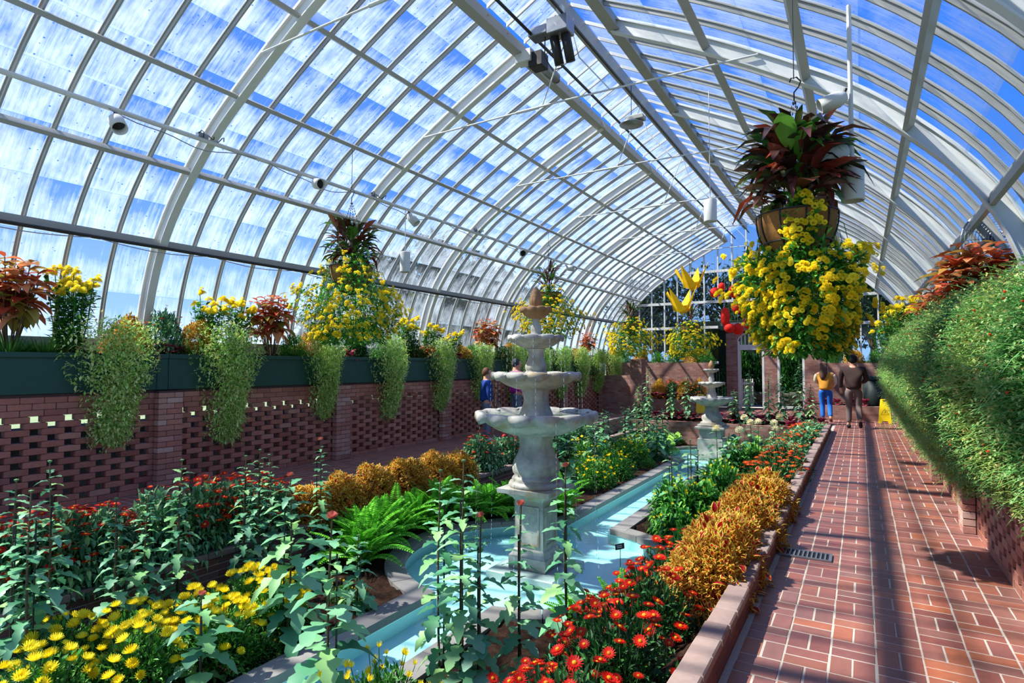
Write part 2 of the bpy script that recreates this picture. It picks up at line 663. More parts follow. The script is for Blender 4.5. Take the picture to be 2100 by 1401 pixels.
def pane_geo(side, r, y0, y1):
    v, uvs, f = [], [], []
    ss = np.linspace(ARC * r / ROWS, ARC * (r + 1) / ROWS + 0.03, 4)
    for k, s in enumerate(ss):
        p, n = prof_at(min(s, ARC)), prof_n(min(s, ARC))
        q = p + n * (0.006 - 0.009 * k / 3)
        for y in (y0, y1):
            v.append((side * q[0], y, q[1])); uvs.append((0 if y == y0 else 1, k / 3))
    for k in range(3):
        a = 2 * k
        f.append((a, a + 1, a + 3, a + 2))
    return np.array(v), f, uvs


HW = BAY / 12 - 0.008
for side in (-1, 1):
    for r in range(ROWS):
        v, f, uvs = pane_geo(side, r, -HW, HW)
        pane_mesh[side, r] = MB().add(v, f).mesh('pane', MAT['roof_glass'], True, uvs)
rest, rest_uv = MB(), []
for side in (-1, 1):
    for i in range(len(RIBS) - 1):
        single = (side == -1 and i in (2, 3, 4)) or (side == 1 and i in (4, 5))
        for k in range(6):
            yc = RIBS[i] + BAY * (k + 0.5) / 6
            for r in range(ROWS):
                if single:
                    inst('pane', pane_mesh[side, r], ceiling, (0, yc, 0))
                else:
                    v, f, uvs = pane_geo(side, r, yc - HW, yc + HW)
                    rest.add(v, f, float(rng.random()))
                    rest_uv += uvs
rest.obj('pane', MAT['roof_glass'], ceiling, True, kind='stuff', uv=rest_uv)

# ridge vents: low glazed slopes from the upper purlins to the ridge beam
for side in (-1, 1):
    p0, p1 = (0.65 * side, 5.99), (0.06 * side, 6.30)
    vb = MB()
    vb.add([(p0[0], -0.012, p0[1]), (p0[0], 0.012, p0[1]), (p1[0], 0.012, p1[1]), (p1[0], -0.012, p1[1]),
            (p0[0], -0.012, p0[1] + 0.05), (p0[0], 0.012, p0[1] + 0.05), (p1[0], 0.012, p1[1] + 0.05), (p1[0], -0.012, p1[1] + 0.05)],
           [(0, 3, 2, 1), (4, 5, 6, 7), (0, 1, 5, 4), (1, 2, 6, 5), (2, 3, 7, 6), (3, 0, 4, 7)])
    vent_bar = vb.mesh('vent_bar', MAT['white_paint'])
    vg = MB().add([(p0[0], -0.225, p0[1] + 0.045), (p0[0], 0.225, p0[1] + 0.045), (p1[0], 0.225, p1[1] + 0.045), (p1[0], -0.225, p1[1] + 0.045)], [(0, 1, 2, 3)])
    vent_pane = vg.mesh('vent_pane', MAT['roof_glass'], False, [(0, 0), (1, 0), (1, 1), (0, 1)])
    for i in range(2, len(RIBS) - 1):
        for k in range(6):
            inst('vent_bar', vent_bar, ceiling, (0, RIBS[i] + BAY * k / 6, 0))
            inst('vent_pane', vent_pane, ceiling, (0, RIBS[i] + BAY * (k + 0.5) / 6, 0))


def rail(name, u, z, w, h, mat, side, y0=Y0, y1=Y1, tilt=0.0):
    b = MB()
    c, s_ = math.cos(tilt), math.sin(tilt)
    v, f = box_geo(-w / 2, w / 2, y0, y1, -h / 2, h / 2)
    x = v[:, 0] * c + v[:, 2] * s_
    zz = -v[:, 0] * s_ + v[:, 2] * c
    v = np.stack([side * (u + x), v[:, 1], z + zz], 1)
    return b.add(v, f).obj(name, mat, ceiling)


for side in (-1, 1):
    for u, w, h in ((3.80, 0.05, 0.09), (2.88, 0.05, 0.09), (1.84, 0.05, 0.09)):
        p, n = prof_at(s_of_u(u)), prof_n(s_of_u(u))
        q = p - n * 0.10
        pu = rail('purlin', q[0], q[1], h, w, MAT['grey_paint'], side, tilt=math.atan2(n[1], n[0]) - math.pi / 2)
        if side < 0:
            bolts = MB()
            for i in range(2, len(RIBS) - 1):
                for k in range(1, 6):
                    for dy in (-0.035, 0.035):
                        bolts.ball((side * (q[0] - n[0] * 0.03), RIBS[i] + BAY * k / 6 + dy, q[1] - n[1] * 0.03), 0.011, 6)
            bolts.obj('bolt_heads', MAT['white_paint'], pu, kind='stuff')
    rail('upper_beam', 0.67, 5.87, 0.07, 0.16, MAT['grey_paint'], side)
    rail('upper_beam_flange', 0.67, 5.785, 0.14, 0.014, MAT['grey_paint'], side)
    # low rail with its pipe, on brackets inside the glass
    rail('side_rail', 4.36, 3.08, 0.05, 0.10, MAT['grey_paint'], side)
    rail('sill', 4.84, 1.80, 0.22, 0.14, MAT['white_paint'], side)
rail('ridge_beam', 0.0, 6.24, 0.09, 0.20, MAT['grey_paint'], 1)
b = MB()
b.tube([(-0.34, Y0, 5.86), (-0.34, Y1, 5.86)], 0.022, 6)
b.obj('vent_shaft', MAT['dark_metal'], ceiling)
b = MB()
b.tube([(0.1, Y0, 6.02), (0.1, Y1, 6.02)], 0.018, 6)
b.obj('vent_pipe', MAT['dark_metal'], ceiling)
tie = MB()
tie.tube([(-2.36, 0, 5.0), (0, 0, 5.03), (2.36, 0, 5.0)], 0.012, 6)
tie.tube([(-0.35, 0, 5.02), (0.12, 0, 6.1)], 0.009, 5)
tie.tube([(0.62, 0, 5.02), (0.20, 0, 5.55), (0.05, 0, 6.1)], 0.009, 5)
tie.tube([(-0.75, 0, 5.02), (-0.40, 0, 5.02)], 0.02, 6)
tie_mesh = tie.mesh('tie_rod', MAT['white_paint'])
for y in RIBS[2:-1]: inst('tie_rod', tie_mesh, ceiling, (0, y - 0.05, 0))

# outdoor ground
g = MB()
gx0, gx1, gy0, gy1 = XC - 5.0, XC + 5.0, Y0 - 0.2, Y1 + 9
for a_, b_, c_, d_ in ((-120, gx0, -120, 140), (gx1, 120, -120, 140), (gx0, gx1, -120, gy0), (gx0, gx1, gy1, 140)):
    g.add([(a_, c_, -0.35), (b_, c_, -0.35), (b_, d_, -0.35), (a_, d_, -0.35)], [(0, 1, 2, 3)])
tag(g.obj('ground', MAT['lawn']), 'pale green ground outside the glasshouse', kind='structure')

# foundation walls behind the lattice
for nm, x, s_ in (('wall_foundation_left', XC - 4.86, -1), ('wall_foundation_right', XC + 4.86, 1)):
    b = MB()
    b.box(min(x, x + s_ * 0.2), max(x, x + s_ * 0.2), Y0, Y1 + 1, -0.6, 0.82)
    b.box(min(x + s_ * 0.05, x + s_ * 1.0), max(x + s_ * 0.05, x + s_ * 1.0), Y0, Y1 + 1, 1.68, 1.74)  # outer ledge added to keep the sun off the back of the lattice
    tag(b.obj(nm, MAT['shaded_concrete']), 'concrete foundation wall behind the brick lattice with an added sun-blocking ledge', kind='structure')

# ------------------------------------------------------------------ path floor
floor = empty('floor', (0, 0, 0))
tag(floor, 'red brick paver path in basket-weave pattern', kind='structure')
b = MB()
b.box(-0.66, 0.90, -4, 17.4, -0.5, -0.0010)
b.box(XL - 0.05, -5.98, -4, 17.4, -0.5, -0.0010)
b.box(XL - 0.8, 1.7, 17.4, 22.6, -0.5, -0.0010)
b.box(-5.0, -1.0, 22.6, 30, -0.5, -0.0010)
b.obj('mortar_bed', MAT['mortar'], floor)
CELL, BL, BW = 0.2125, 0.2035, 0.0982
pv, pf = box_geo(-BL / 2, BL / 2, -BW / 2, BW / 2, -0.03, 0, 0.0025)
paver_mesh = MB().add(pv, pf).mesh('paver', MAT['paver'])
rest = MB()
for j in range(-8, 90):
    for i in range(-1, 7):
        yc, xc = 1.3 + (j + 0.5) * CELL, -0.60 + (i + 0.5) * CELL
        if xc < -0.63 or xc > 0.92 or yc > 17.4: continue
        for k in (-1, 1):
            vert = (i + j) % 2 == 0
            x, y = (xc + k * CELL / 4, yc) if vert else (xc, yc + k * CELL / 4)
            if vert and x < -0.63: continue
            rz = (math.pi / 2 if vert else 0) + random.gauss(0, 0.008)
            z = abs(random.gauss(0, 0.0009))
            if 2.85 < yc < 7.4:
                inst('paver', paver_mesh, floor, (x + random.gauss(0, 0.001), y, z), (0, 0, rz))
            else:
                q = pv.copy()
                if vert: q = q[:, [1, 0, 2]] * [1, 1, 1]
                fl = [f[::-1] for f in pf] if vert else pf
                rest.add(q + [x, y, z], fl, random.random())
# the walk on the other side and the cross walk at the far end
for j in range(0, 78):
    for i in range(0, 7):
        yc, xc = 0.8 + (j + 0.5) * CELL, -7.44 + (i + 0.5) * CELL
        for k in (-1, 1):
            vert = (i + j) % 2 == 0
            x, y = (xc + k * CELL / 4, yc) if vert else (xc, yc + k * CELL / 4)
            q = pv[:, [1, 0, 2]] if vert else pv
            rest.add(q + [x, y, 0], [f[::-1] for f in pf] if vert else pf, random.random())
for j in range(0, 24):
    for i in range(0, 42):
        yc, xc = 17.42 + (j + 0.5) * CELL, -8.0 + (i + 0.5) * CELL
        for k in (-1, 1):
            vert = (i + j) % 2 == 0
            x, y = (xc + k * CELL / 4, yc) if vert else (xc, yc + k * CELL / 4)
            q = pv[:, [1, 0, 2]] if vert else pv
            rest.add(q + [x, y, 0], [f[::-1] for f in pf] if vert else pf, random.random())
rest.obj('paver', MAT['paver'], floor, kind='stuff')

# ------------------------------------------------------------------ brick builder
COURSE = 0.067


def brick_row_mesh(l, w, h, mat, ch=0.004):
    v, f = box_geo(-l / 2, l / 2, -w / 2, w / 2, -h / 2, h / 2, ch)
    return MB().add(v, f).mesh('brick', mat), v, f


def lattice_wall(name, x, side, y_single, label):
    """Brick screen at x (visible face towards side): open lattice below, four solid courses on top."""
    wall = empty(name, (x, 0, 0))
    tag(wall, label, kind='structure')
    W = 0.10
    me, bv, bf = brick_row_mesh(W, 0.205, COURSE - 0.004, MAT['wall_brick'])
    rest = MB()
    n_one = 0
    for c in range(18):
        z = 0.035 + c * COURSE
        solid = c >= 15 or c == 0
        mod = 0.213 if solid else 0.312
        off = (c % 2) * mod / 2
        k0 = int((0.6 - off) / mod)
        for k in range(k0, int(18.3 / mod)):
            y = off + (k + 0.5) * mod
            if not (1.3 < y < 18.25): continue
            if n_one < 300 and y_single[0] < y < y_single[1]:
                inst('brick', me, wall, (-side * W / 2, y, z), (0, 0, random.gauss(0, 0.006)))
                n_one += 1
            else:
                rest.add(bv + [-side * W / 2 + random.gauss(0, 0.001), y, z], bf, random.random())
    rest.obj('brick', MAT['wall_brick'], wall, kind='stuff')
    b = MB()
    b.box(min(0, -side * 0.09), max(0, -side * 0.09), 1.3, 18.25, 15 * COURSE + 0.003, 18 * COURSE + 0.03)
    b.v[-1][:, 0] += -side * 0.004
    b.obj('mortar', MAT['dark_mortar'], wall)
    return wall


lattice_wall('wall_left', XL, 1, (2.2, 7.0), 'red brick wall with open lattice holes below the green planters')
lattice_wall('wall_right', XR, -1, (4.6, 9.2), 'red brick lattice wall along the brick path below hanging foliage')

pier_bm, pbv, pbf = brick_row_mesh(0.094, 0.19, COURSE - 0.006, MAT['pier_brick'])
for nm, x, side in (('pillar_left', XL, 1), ('pillar_right', XR, -1)):
    for i, y in enumerate(RIBS[2:]):
        if y > 18.5: continue
        p = empty(nm, (x, y, 0))
        tag(p, ('brick pier dividing the lattice wall under the green planters, %s from the near end' if side > 0 else
                'brick pier standing out from the path-side lattice wall, %s from the near end') % ordn(i), kind='structure')
        b = MB()
        b.box(-0.10, 0.10, -0.145, 0.145, 0, 18 * COURSE + 0.02)
        b.v[-1][:, 0] += side * 0.0
        b.obj('mortar', MAT['dark_mortar'], p)
        near = (side > 0 and 1 <= i <= 3) or (side < 0 and 2 <= i <= 3)
        rest = MB()
        for c in range(18):
            for k, (dy, ly) in enumerate(((-0.052, 0.19), (0.10, 0.10)) if c % 2 else ((0.052, 0.19), (-0.10, 0.10))):
                if near:
                    inst('brick', pier_bm, p, (side * 0.057, dy, 0.035 + c * COURSE), s=(1, ly / 0.19 * 1.0, 1))
                else:
                    q = pbv * [1, ly / 0.19, 1]
                    rest.add(q + [side * 0.057, dy, 0.035 + c * COURSE], pbf, random.random())
        if not near: rest.obj('brick', MAT['pier_brick'], p, kind='stuff')

# ------------------------------------------------------------------ kerbs of the two walks
def kerb(name, x0, x1, h, y0, y1, face, label, single):
    k_ = empty(name, (0, 0, 0))
    tag(k_, label, kind='structure')
    cap, cv, cf = MB(), None, None
    v, f = box_geo(x0 - 0.006, x1 + 0.006, -0.098, 0.098, h - 0.055, h, 0.008)
    cap_me = MB().add(v - [(x0 + x1) / 2, 0, 0], f).mesh('cap_brick', MAT['cap_stone'])
    fv, ff = box_geo(x0, x1, -0.1, 0.1, -0.029, 0.029, 0.004)
    face_me = MB().add(fv - [(x0 + x1) / 2, 0, 0], ff).mesh('brick', MAT['terrace_brick'])
    rest, rest2 = MB(), MB()
    n = int((y1 - y0) / 0.203)
    for i in range(n):
        y = y0 + (i + 0.5) * 0.203
        dx, dz = random.gauss(0, 0.003), random.gauss(0, 0.003)
        if single[0] < y < single[1]: inst('cap_brick', cap_me, k_, ((x0 + x1) / 2 + dx, y, dz), (0, 0, random.gauss(0, 0.01)))
        else: rest.add(v + [dx, y, dz], f, random.random())
        for c in range(int((h - 0.055) / 0.062 + 0.5)):
            z, yy = h - 0.055 - 0.032 - c * 0.063, y + (0.1 if c % 2 else 0)
            if single[0] < y < single[1]: inst('brick', face_me, k_, ((x0 + x1) / 2, yy, z))
            else: rest2.add(fv + [0, yy, z], ff, random.random())
    if rest.v: rest.obj('cap_brick', MAT['cap_stone'], k_, kind='stuff')
    if rest2.v: rest2.obj('brick', MAT['terrace_brick'], k_, kind='stuff')
    b = MB()
    b.box(x0 + 0.006, x1 - 0.006, y0, y1, -0.72, h - 0.03)
    b.obj('mortar_core', MAT['far_brick'], k_)


kerb('kerb_right', -0.745, -0.632, 0.175, 1.5, 15.7, 1, 'low brick kerb with pale cap bricks between flower bed and brick path', (2.3, 9.5))
kerb('kerb_left', -5.97, -5.86, 0.06, 1.5, 16.6, -1, 'low brick kerb along the walk beneath the lattice wall', (50, 51))

# terrace retaining wall in the sunken bed
ter = empty('wall_terrace', (0, 0, 0))
tag(ter, 'low brick retaining wall stepping down into the sunken flower bed', kind='structure')
b = MB()
b.box(-5.60, -5.462, 1.5, 16.6, -0.8, -0.31)
b.obj('mortar_core', MAT['mortar'], ter)
tv_, tf_ = box_geo(-0.05, 0.05, -0.101, 0.101, -0.029, 0.029, 0.004)
ter_me = MB().add(tv_, tf_).mesh('brick', MAT['terrace_brick'])
cv_, cf_ = box_geo(-0.09, 0.09, -0.14, 0.14, -0.032, 0.032, 0.008)
tcap_me = MB().add(cv_, cf_).mesh('cap_brick', MAT['cap_stone'])
rest, rest2 = MB(), MB()
for c in range(6):
    z = -0.335 - 0.032 - c * 0.064
    for k in range(0, 72):
        y = 1.6 + (k + 0.5 * (c % 2)) * 0.208
        if y < 7.6: inst('brick', ter_me, ter, (-5.508, y, z))
        else: rest.add(tv_ + [-5.508, y, z], tf_, random.random())
for k in range(0, 52):
    y = 1.6 + k * 0.287
    if y < 9: inst('cap_brick', tcap_me, ter, (-5.53, y, -0.303 + random.gauss(0, 0.002)), (0, 0, random.gauss(0, 0.008)))
    else: rest2.add(cv_ + [-5.53, y, -0.303], cf_, random.random())
rest.obj('brick', MAT['terrace_brick'], ter, kind='stuff')
rest2.obj('cap_brick', MAT['cap_stone'], ter, kind='stuff')

# ------------------------------------------------------------------ pool, coping and water
PY1, PR1, PY2, PR2, CH = 6.10, 1.50, 15.2, 1.15, 0.33
pool = empty('pool', (XC, 0, 0))
tag(pool, 'round basins joined by a straight channel of turquoise water with grey stone coping', kind='structure')


def in_pool(x, y, grow=0.0):
    dx = x - XC
    return math.hypot(dx, y - PY1) < PR1 + grow or math.hypot(dx, y - PY2) < PR2 + grow or (abs(dx) < CH + grow and 1.5 < y < PY2)


ch_ = MB()


def disc(mb, r, z, y, n=64):
    a = np.arange(n) * 2 * math.pi / n
    mb.add(np.stack([r * np.cos(a), y + r * np.sin(a), np.full(n, z)], 1), [tuple(range(n))])


bas, wat = MB(), MB()
for y, r in ((PY1, PR1), (PY2, PR2)):
    disc(bas, r + 0.04, -0.86, y)
    v, f = lathe_geo([(r + 0.012, -0.86), (r + 0.012, -0.70)], 64)
    bas.add(v + [0, y, 0], f)
j1 = math.sqrt(PR1 ** 2 - CH ** 2)
j2 = math.sqrt(PR2 ** 2 - CH ** 2)
for ya, yb in ((1.5, PY1 - j1), (PY1 + j1, PY2 - j2)):
    bas.box(-CH - 0.02, CH + 0.02, ya - 0.05, yb + 0.05, -0.9, -0.858)
    for s_ in (-1, 1): bas.add([(s_ * (CH + 0.012), ya, -0.9), (s_ * (CH + 0.012), yb, -0.9), (s_ * (CH + 0.012), yb, -0.70), (s_ * (CH + 0.012), ya, -0.70)], [(0, 1, 2, 3)])
    wat.add([(-CH, ya, -0.735), (CH, ya, -0.735), (CH, yb, -0.735), (-CH, yb, -0.735)], [(0, 1, 2, 3)])
# let the channel open into the basins
bas2 = MB()
for v, f, t, m_ in [(bas.v, bas.f, bas.t, bas.m)]: pass
po = bas.obj('basin_shell', MAT['pool_paint'], pool)
me = po.data
import bmesh
bm = bmesh.new(); bm.from_mesh(me)
kill = []
for fc in bm.faces:
    c = fc.calc_center_median()
    if abs(fc.normal.z) < 0.5 and abs(c.x) < CH - 0.02 and abs(math.hypot(c.x, c.y - PY1) - PR1) < 0.1: kill.append(fc)
    if abs(fc.normal.z) < 0.5 and abs(c.x) < CH - 0.02 and c.y < PY2 and abs(math.hypot(c.x, c.y - PY2) - PR2) < 0.1: kill.append(fc)
bmesh.ops.delete(bm, geom=kill, context='FACES')
bm.to_mesh(me); bm.free()
for y, r in ((PY1, PR1), (PY2, PR2)): disc(wat, r, -0.7345, y)
wat.obj('water', MAT['pool_water'], pool)


def slab(name, poly, z0, z1, parent, mat):
    n = len(poly)
    v = [(x, y, z0) for x, y in poly] + [(x, y, z1) for x, y in poly]
    f = [tuple(range(n - 1, -1, -1)), tuple(range(n, 2 * n))] + [(i, (i + 1) % n, n + (i + 1) % n, n + i) for i in range(n)]
    return MB().add(v, f).obj(name, mat, parent)


CW = 0.22
for y, r in ((PY1, PR1), (PY2, PR2)):
    g0 = math.asin(CH / r) + 0.005
    nseg = 9 if r > 1.3 else 7
    for a0, a1 in ((-math.pi / 2 + g0, math.pi / 2 - (g0 if y == PY1 else 0)), (math.pi / 2 + (g0 if y == PY1 else 0), 1.5 * math.pi - g0)):
        for k in range(nseg):
            t = np.linspace(a0 + (a1 - a0) * k / nseg + 0.003, a0 + (a1 - a0) * (k + 1) / nseg - 0.003, 6)
            poly = [((r + CW) * math.cos(q), y + (r + CW) * math.sin(q)) for q in t] + [(r * math.cos(q), y + r * math.sin(q)) for q in t[::-1]]
            slab('coping_stone', poly, -0.725, -0.655, pool, MAT['coping_stone'])
for s_ in (-1, 1):
    for ya, yb in ((1.6, PY1 - j1), (PY1 + j1, PY2 - j2)):
        n = max(1, round((yb - ya) / 0.9))
        for k in range(n):
            p, q = ya + (yb - ya) * k / n + 0.003, ya + (yb - ya) * (k + 1) / n - 0.003
            xa, xb = sorted((s_ * CH, s_ * (CH + CW)))
            slab('coping_stone', [(xa, p), (xb, p), (xb, q), (xa, q)], -0.725, -0.653, pool, MAT['coping_stone'])

# ------------------------------------------------------------------ soil of the beds
def soil(name, xs, y0, y1, zf, label, cut=True):
    ys = np.arange(y0, y1 + 1e-6, 0.1)
    X, Y = np.meshgrid(xs, ys, indexing='ij')
    Z = zf(X, Y) + rng.normal(0, 0.012, X.shape)
    v = np.stack([X, Y, Z], 2).reshape(-1, 3)
    ny = len(ys)
    f = []
    for i in range(len(xs) - 1):
        for j in range(ny - 1):
            if cut and in_pool((xs[i] + xs[i + 1]) / 2, (ys[j] + ys[j + 1]) / 2, 0.10): continue
            f.append((i * ny + j, (i + 1) * ny + j, (i + 1) * ny + j + 1, i * ny + j + 1))
    tag(MB().add(v, f).obj(name, MAT['soil'], None, True), label, kind='structure')


def z_right(X, Y):
    return np.interp(X, [-2.0, -1.6, -1.15, -0.74], [-0.69, -0.66, -0.28, 0.05])


soil('ground_bed_lower', np.arange(-5.47, -0.70, 0.1), 1.5, 16.9, lambda X, Y: z_right(X, Y), 'dark soil of the sunken flower bed around the pool')
soil('ground_bed_upper', np.arange(-5.87, -5.59, 0.09), 1.5, 16.9, lambda X, Y: X * 0 - 0.31, 'dark soil of the raised terrace bed', False)

# ------------------------------------------------------------------ far end of the hall
YE = 21.2
wb_ = empty('wall_back', (0, YE, 0))
tag(wb_, 'glazed end wall of the hall with white mullions above brick', kind='structure')


def roof_z(x):
    u = abs(x - XC)
    if u < 0.65: return 5.99 + (0.65 - u) * 0.5
    return float(np.interp(-u, -fine[:, 0], fine[:, 1]))


xs_m = [XC + 0.47 * k for k in range(-10, 11)]
mull, tri = MB(), []
for x in xs_m:
    inst('mullion', MB().add(*box_geo(-0.022, 0.022, -0.04, 0.04, 1.6 if abs(x + 2.64) > 1.6 else 3.74, roof_z(x))).mesh('mullion', MAT['white_paint']), wb_, (x, 0, 0))
for z in (1.62, 2.85, 3.74, 4.8):
    u = float(np.interp(z, fine[:, 1], fine[:, 0]))
    for xa, xb in (((XC - u, -4.24), (-1.04, XC + u)) if z < 3 else ((XC - u, XC + u),)):
        MB().box(xa, xb, -0.045, 0.045, z - 0.045, z + 0.045).obj('transom', MAT['white_paint'], wb_)
for xa, xb in zip(xs_m[:-1], xs_m[1:]):
    for za, zb in ((1.66, 2.81), (2.89, 3.70), (3.78, 4.76), (4.84, 7)):
        t0, t1 = min(zb, roof_z(xa)), min(zb, roof_z(xb))
        if t0 <= za and t1 <= za: continue
        if za < 3.7 and abs((xa + xb) / 2 + 2.64) < 1.6: continue
        t0, t1 = max(t0, za), max(t1, za)
        MB().add([(xa + 0.02, 0, za), (xb - 0.02, 0, za), (xb - 0.02, 0, t1), (xa + 0.02, 0, t0)], [(0, 1, 2, 3)]).obj('pane', MAT['end_glass'], wb_)

# brick archway: three piers, two arched openings with white frames and fan bars
AY = 21.9
arch = empty('wall_arches', (0, AY, 0))
tag(arch, 'brick archway wall with two white framed doorways at the far end', kind='structure')
piers = [(-4.08, -3.70), (-2.84, -2.44), (-1.60, -1.10)]
for xa, xb in piers: MB().box(xa, xb, -0.2, 0.2, 0, 2.75).obj('brick_pier', MAT['far_brick'], arch)
MB().box(-4.08, -1.10, -0.2, 0.2, 2.66, 2.92).obj('brick_header', MAT['far_brick'], arch)
MB().box(-4.25, -1.0, -0.24, 0.2, 2.92, 3.02).obj('lintel', MAT['white_paint'], arch)
for xa, xb in ((-3.70, -2.84), (-2.44, -1.60)):
    c, hw = (xa + xb) / 2, (xb - xa) / 2
    t = np.linspace(math.pi, 0, 17)
    ar = [(c + hw * math.cos(q), 2.36 + 0.30 * math.sin(q)) for q in t]
    poly = ar + [(xb, 2.70), (xa, 2.70)]
    n = len(poly)
    v = [(x, -0.2, z) for x, z in poly] + [(x, 0.2, z) for x, z in poly]
    f = [(i, (i + 1) % n, n + (i + 1) % n, n + i) for i in range(n)]
    m_ = n - 2
    f += [(i, n - 1, i + 1) if i < 8 else (i, n - 2, i + 1) for i in range(16)] + [(8, n - 1, n - 2)]
    f += [tuple(n + q for q in reversed((i, n - 1, i + 1) if i < 8 else (i, n - 2, i + 1))) for i in range(16)] + [(n + n - 2, n + n - 1, n + 8)]
    MB().add(v, f).obj('spandrel', MAT['far_brick'], arch)
    fr_ = MB()
    fr_.tube([(x, -0.16, z) for x, z in ar], 0.035, 6)
    fo = fr_.obj('arch_frame', MAT['white_paint'], arch)
    for x in (xa + 0.04, xb - 0.04): MB().box(x - 0.035, x + 0.035, -0.2, 0.1, 0, 2.36).obj('jamb', MAT['white_paint'], arch)
    MB().box(xa, xb, -0.18, 0.1, 2.06, 2.24).obj('transom', MAT['white_paint'], arch)
    for k in range(1, 7):
        x = xa + (xb - xa) * k / 7
        zt = 2.36 + 0.30 * math.sqrt(max(0, 1 - ((x - c) / hw) ** 2))
        MB().box(x - 0.02, x + 0.02, -0.15, -0.11, 2.2, zt).obj('fan_bar', MAT['white_paint'], fo)
# open white gate leaf beside the first doorway
gt = empty('garden_gate', (-3.66, AY + 0.15, 0), 1.1)
tag(gt, 'open white picket gate in the first archway at the far end', 'gate')
for k in range(6): MB().box(0.05 + k * 0.12, 0.10 + k * 0.12, -0.012, 0.012, 0.08, 1.05).obj('picket', MAT['white_paint'], gt)
for z in (0.2, 0.85): MB().box(0, 0.76, 0.0, 0.03, z, z + 0.07).obj('rail', MAT['white_paint'], gt)

# dark walls and low roof added behind the arches to dim their openings
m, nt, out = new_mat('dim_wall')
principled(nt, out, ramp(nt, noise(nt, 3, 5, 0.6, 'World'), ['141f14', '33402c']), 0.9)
rm = empty('wall_room_beyond', (0, 0, 0))
tag(rm, 'walls and low roof added to dim the fern room behind the arches', kind='structure')
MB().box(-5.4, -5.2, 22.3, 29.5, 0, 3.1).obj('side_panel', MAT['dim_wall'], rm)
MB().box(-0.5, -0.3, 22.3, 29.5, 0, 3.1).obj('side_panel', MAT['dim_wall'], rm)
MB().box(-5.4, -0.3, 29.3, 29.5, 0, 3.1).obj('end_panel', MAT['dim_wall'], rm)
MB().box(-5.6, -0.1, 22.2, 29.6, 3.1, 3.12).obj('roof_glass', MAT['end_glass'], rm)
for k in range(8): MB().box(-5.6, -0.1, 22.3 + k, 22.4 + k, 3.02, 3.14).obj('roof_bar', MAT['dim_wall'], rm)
st_ = empty('stone_wall', (0, 24.6, 0))
tag(st_, 'low rough fieldstone wall behind the archway', kind='structure')
plain('fieldstone', '6e6353', 0.9, var=0.4, scale=5, bump=0.4)
for k in range(34):
    bs = MB()
    w_, h_ = random.uniform(0.18, 0.34), random.uniform(0.12, 0.2)
    v, f = box_geo(-w_ / 2, w_ / 2, -0.15, 0.15, 0, h_, 0.03)
    v += rng.normal(0, 0.012, v.shape)
    bs.add(v, f, random.random()).obj('stone', MAT['fieldstone'], st_, loc=(-3.9 + (k % 12) * 0.24, random.uniform(-0.05, 0.05), (k // 12) * 0.17))

# raised brick beds at the far end
for nm, boxes, lab in (
        ('wall_far_bed_left', [(-6.0, -4.35, 18.7, 18.95, 0, 0.44), (-4.5, -4.35, 18.9, 20.6, 0, 0.44)], 'low brick bed wall under orange flowers at the far end'),
        ('wall_far_planter_left', [(-8.1, -4.35, 20.5, 20.7, 0, 1.62)], 'tall brick planter wall at the far end behind orange flowers'),
        ('wall_far_corner', [(-7.5, -6.05, 18.25, 18.5, 0, 1.2), (-6.35, -5.98, 18.15, 18.6, 0, 1.72)], 'brick corner pier closing the lattice wall'),
        ('wall_far_bed_right', [(-1.45, 0.5, 18.95, 19.2, 0, 0.40)], 'low brick bed wall behind the strolling couple'),
        ('wall_far_planter_right', [(-1.05, 1.6, 20.5, 20.7, 0, 1.60)], 'tall brick planter wall behind the strolling couple'),
        ('wall_sunken_end', [(-5.9, -0.62, 16.85, 17.0, -0.8, -0.06), (-5.9, -0.62, 17.32, 17.44, -0.3, 0.02)], 'brick edging at the far end of the sunken bed')):
    b = MB()
    for q in boxes: b.box(*q)
    tag(b.obj(nm, MAT['far_brick']), lab, kind='structure')
b = MB()
b.box(-8.1, -4.4, 18.9, 20.5, 0.0, 0.42)
b.box(-8.1, -4.4, 20.7, 21.15, 1.0, 1.55)
b.box(-1.45, 0.5, 19.2, 20.5, 0.0, 0.36)
b.box(-1.0, 1.6, 20.7, 21.15, 1.0, 1.52)
b.box(-5.9, -0.62, 17.0, 17.32, -0.5, -0.03)
tag(b.obj('ground_far_beds', MAT['soil']), 'dark soil of the raised far beds', kind='structure')

# ------------------------------------------------------------------ green planter boxes on the lattice walls
def planter(x, side, y0, y1, lab, grp):
    p = empty('planter_box', (x, (y0 + y1) / 2, 1.24))
    tag(p, lab, 'planter', grp)
    L = (y1 - y0) / 2 - 0.004
    d = -side            # towards the glass
    def bx(n, x0, x1, a, b_, z0, z1, par=p, mat='planter_green'):
        xa, xb = sorted((d * x0, d * x1))
        return MB().box(xa, xb, a, b_, z0, z1, ch=0.003 if mat == 'planter_green' else 0).obj(n, MAT[mat], par)
    bx('front_board', 0.012, 0.04, -L, L, 0.0, 0.43)
    bx('top_rail', -0.012, 0.05, -L, L, 0.385, 0.44)
    bx('stile', 0.0, 0.03, -L, -L + 0.13, 0.0, 0.385)
    bx('stile', 0.0, 0.03, L - 0.13, L, 0.0, 0.385)
    bx('back_board', 0.60, 0.63, -L, L, 0.0, 0.43)
    bx('bottom_board', 0.04, 0.60, -L, L, 0.0, 0.03)
    bx('soil', 0.04, 0.60, -L, L, 0.30, 0.40, mat='soil')


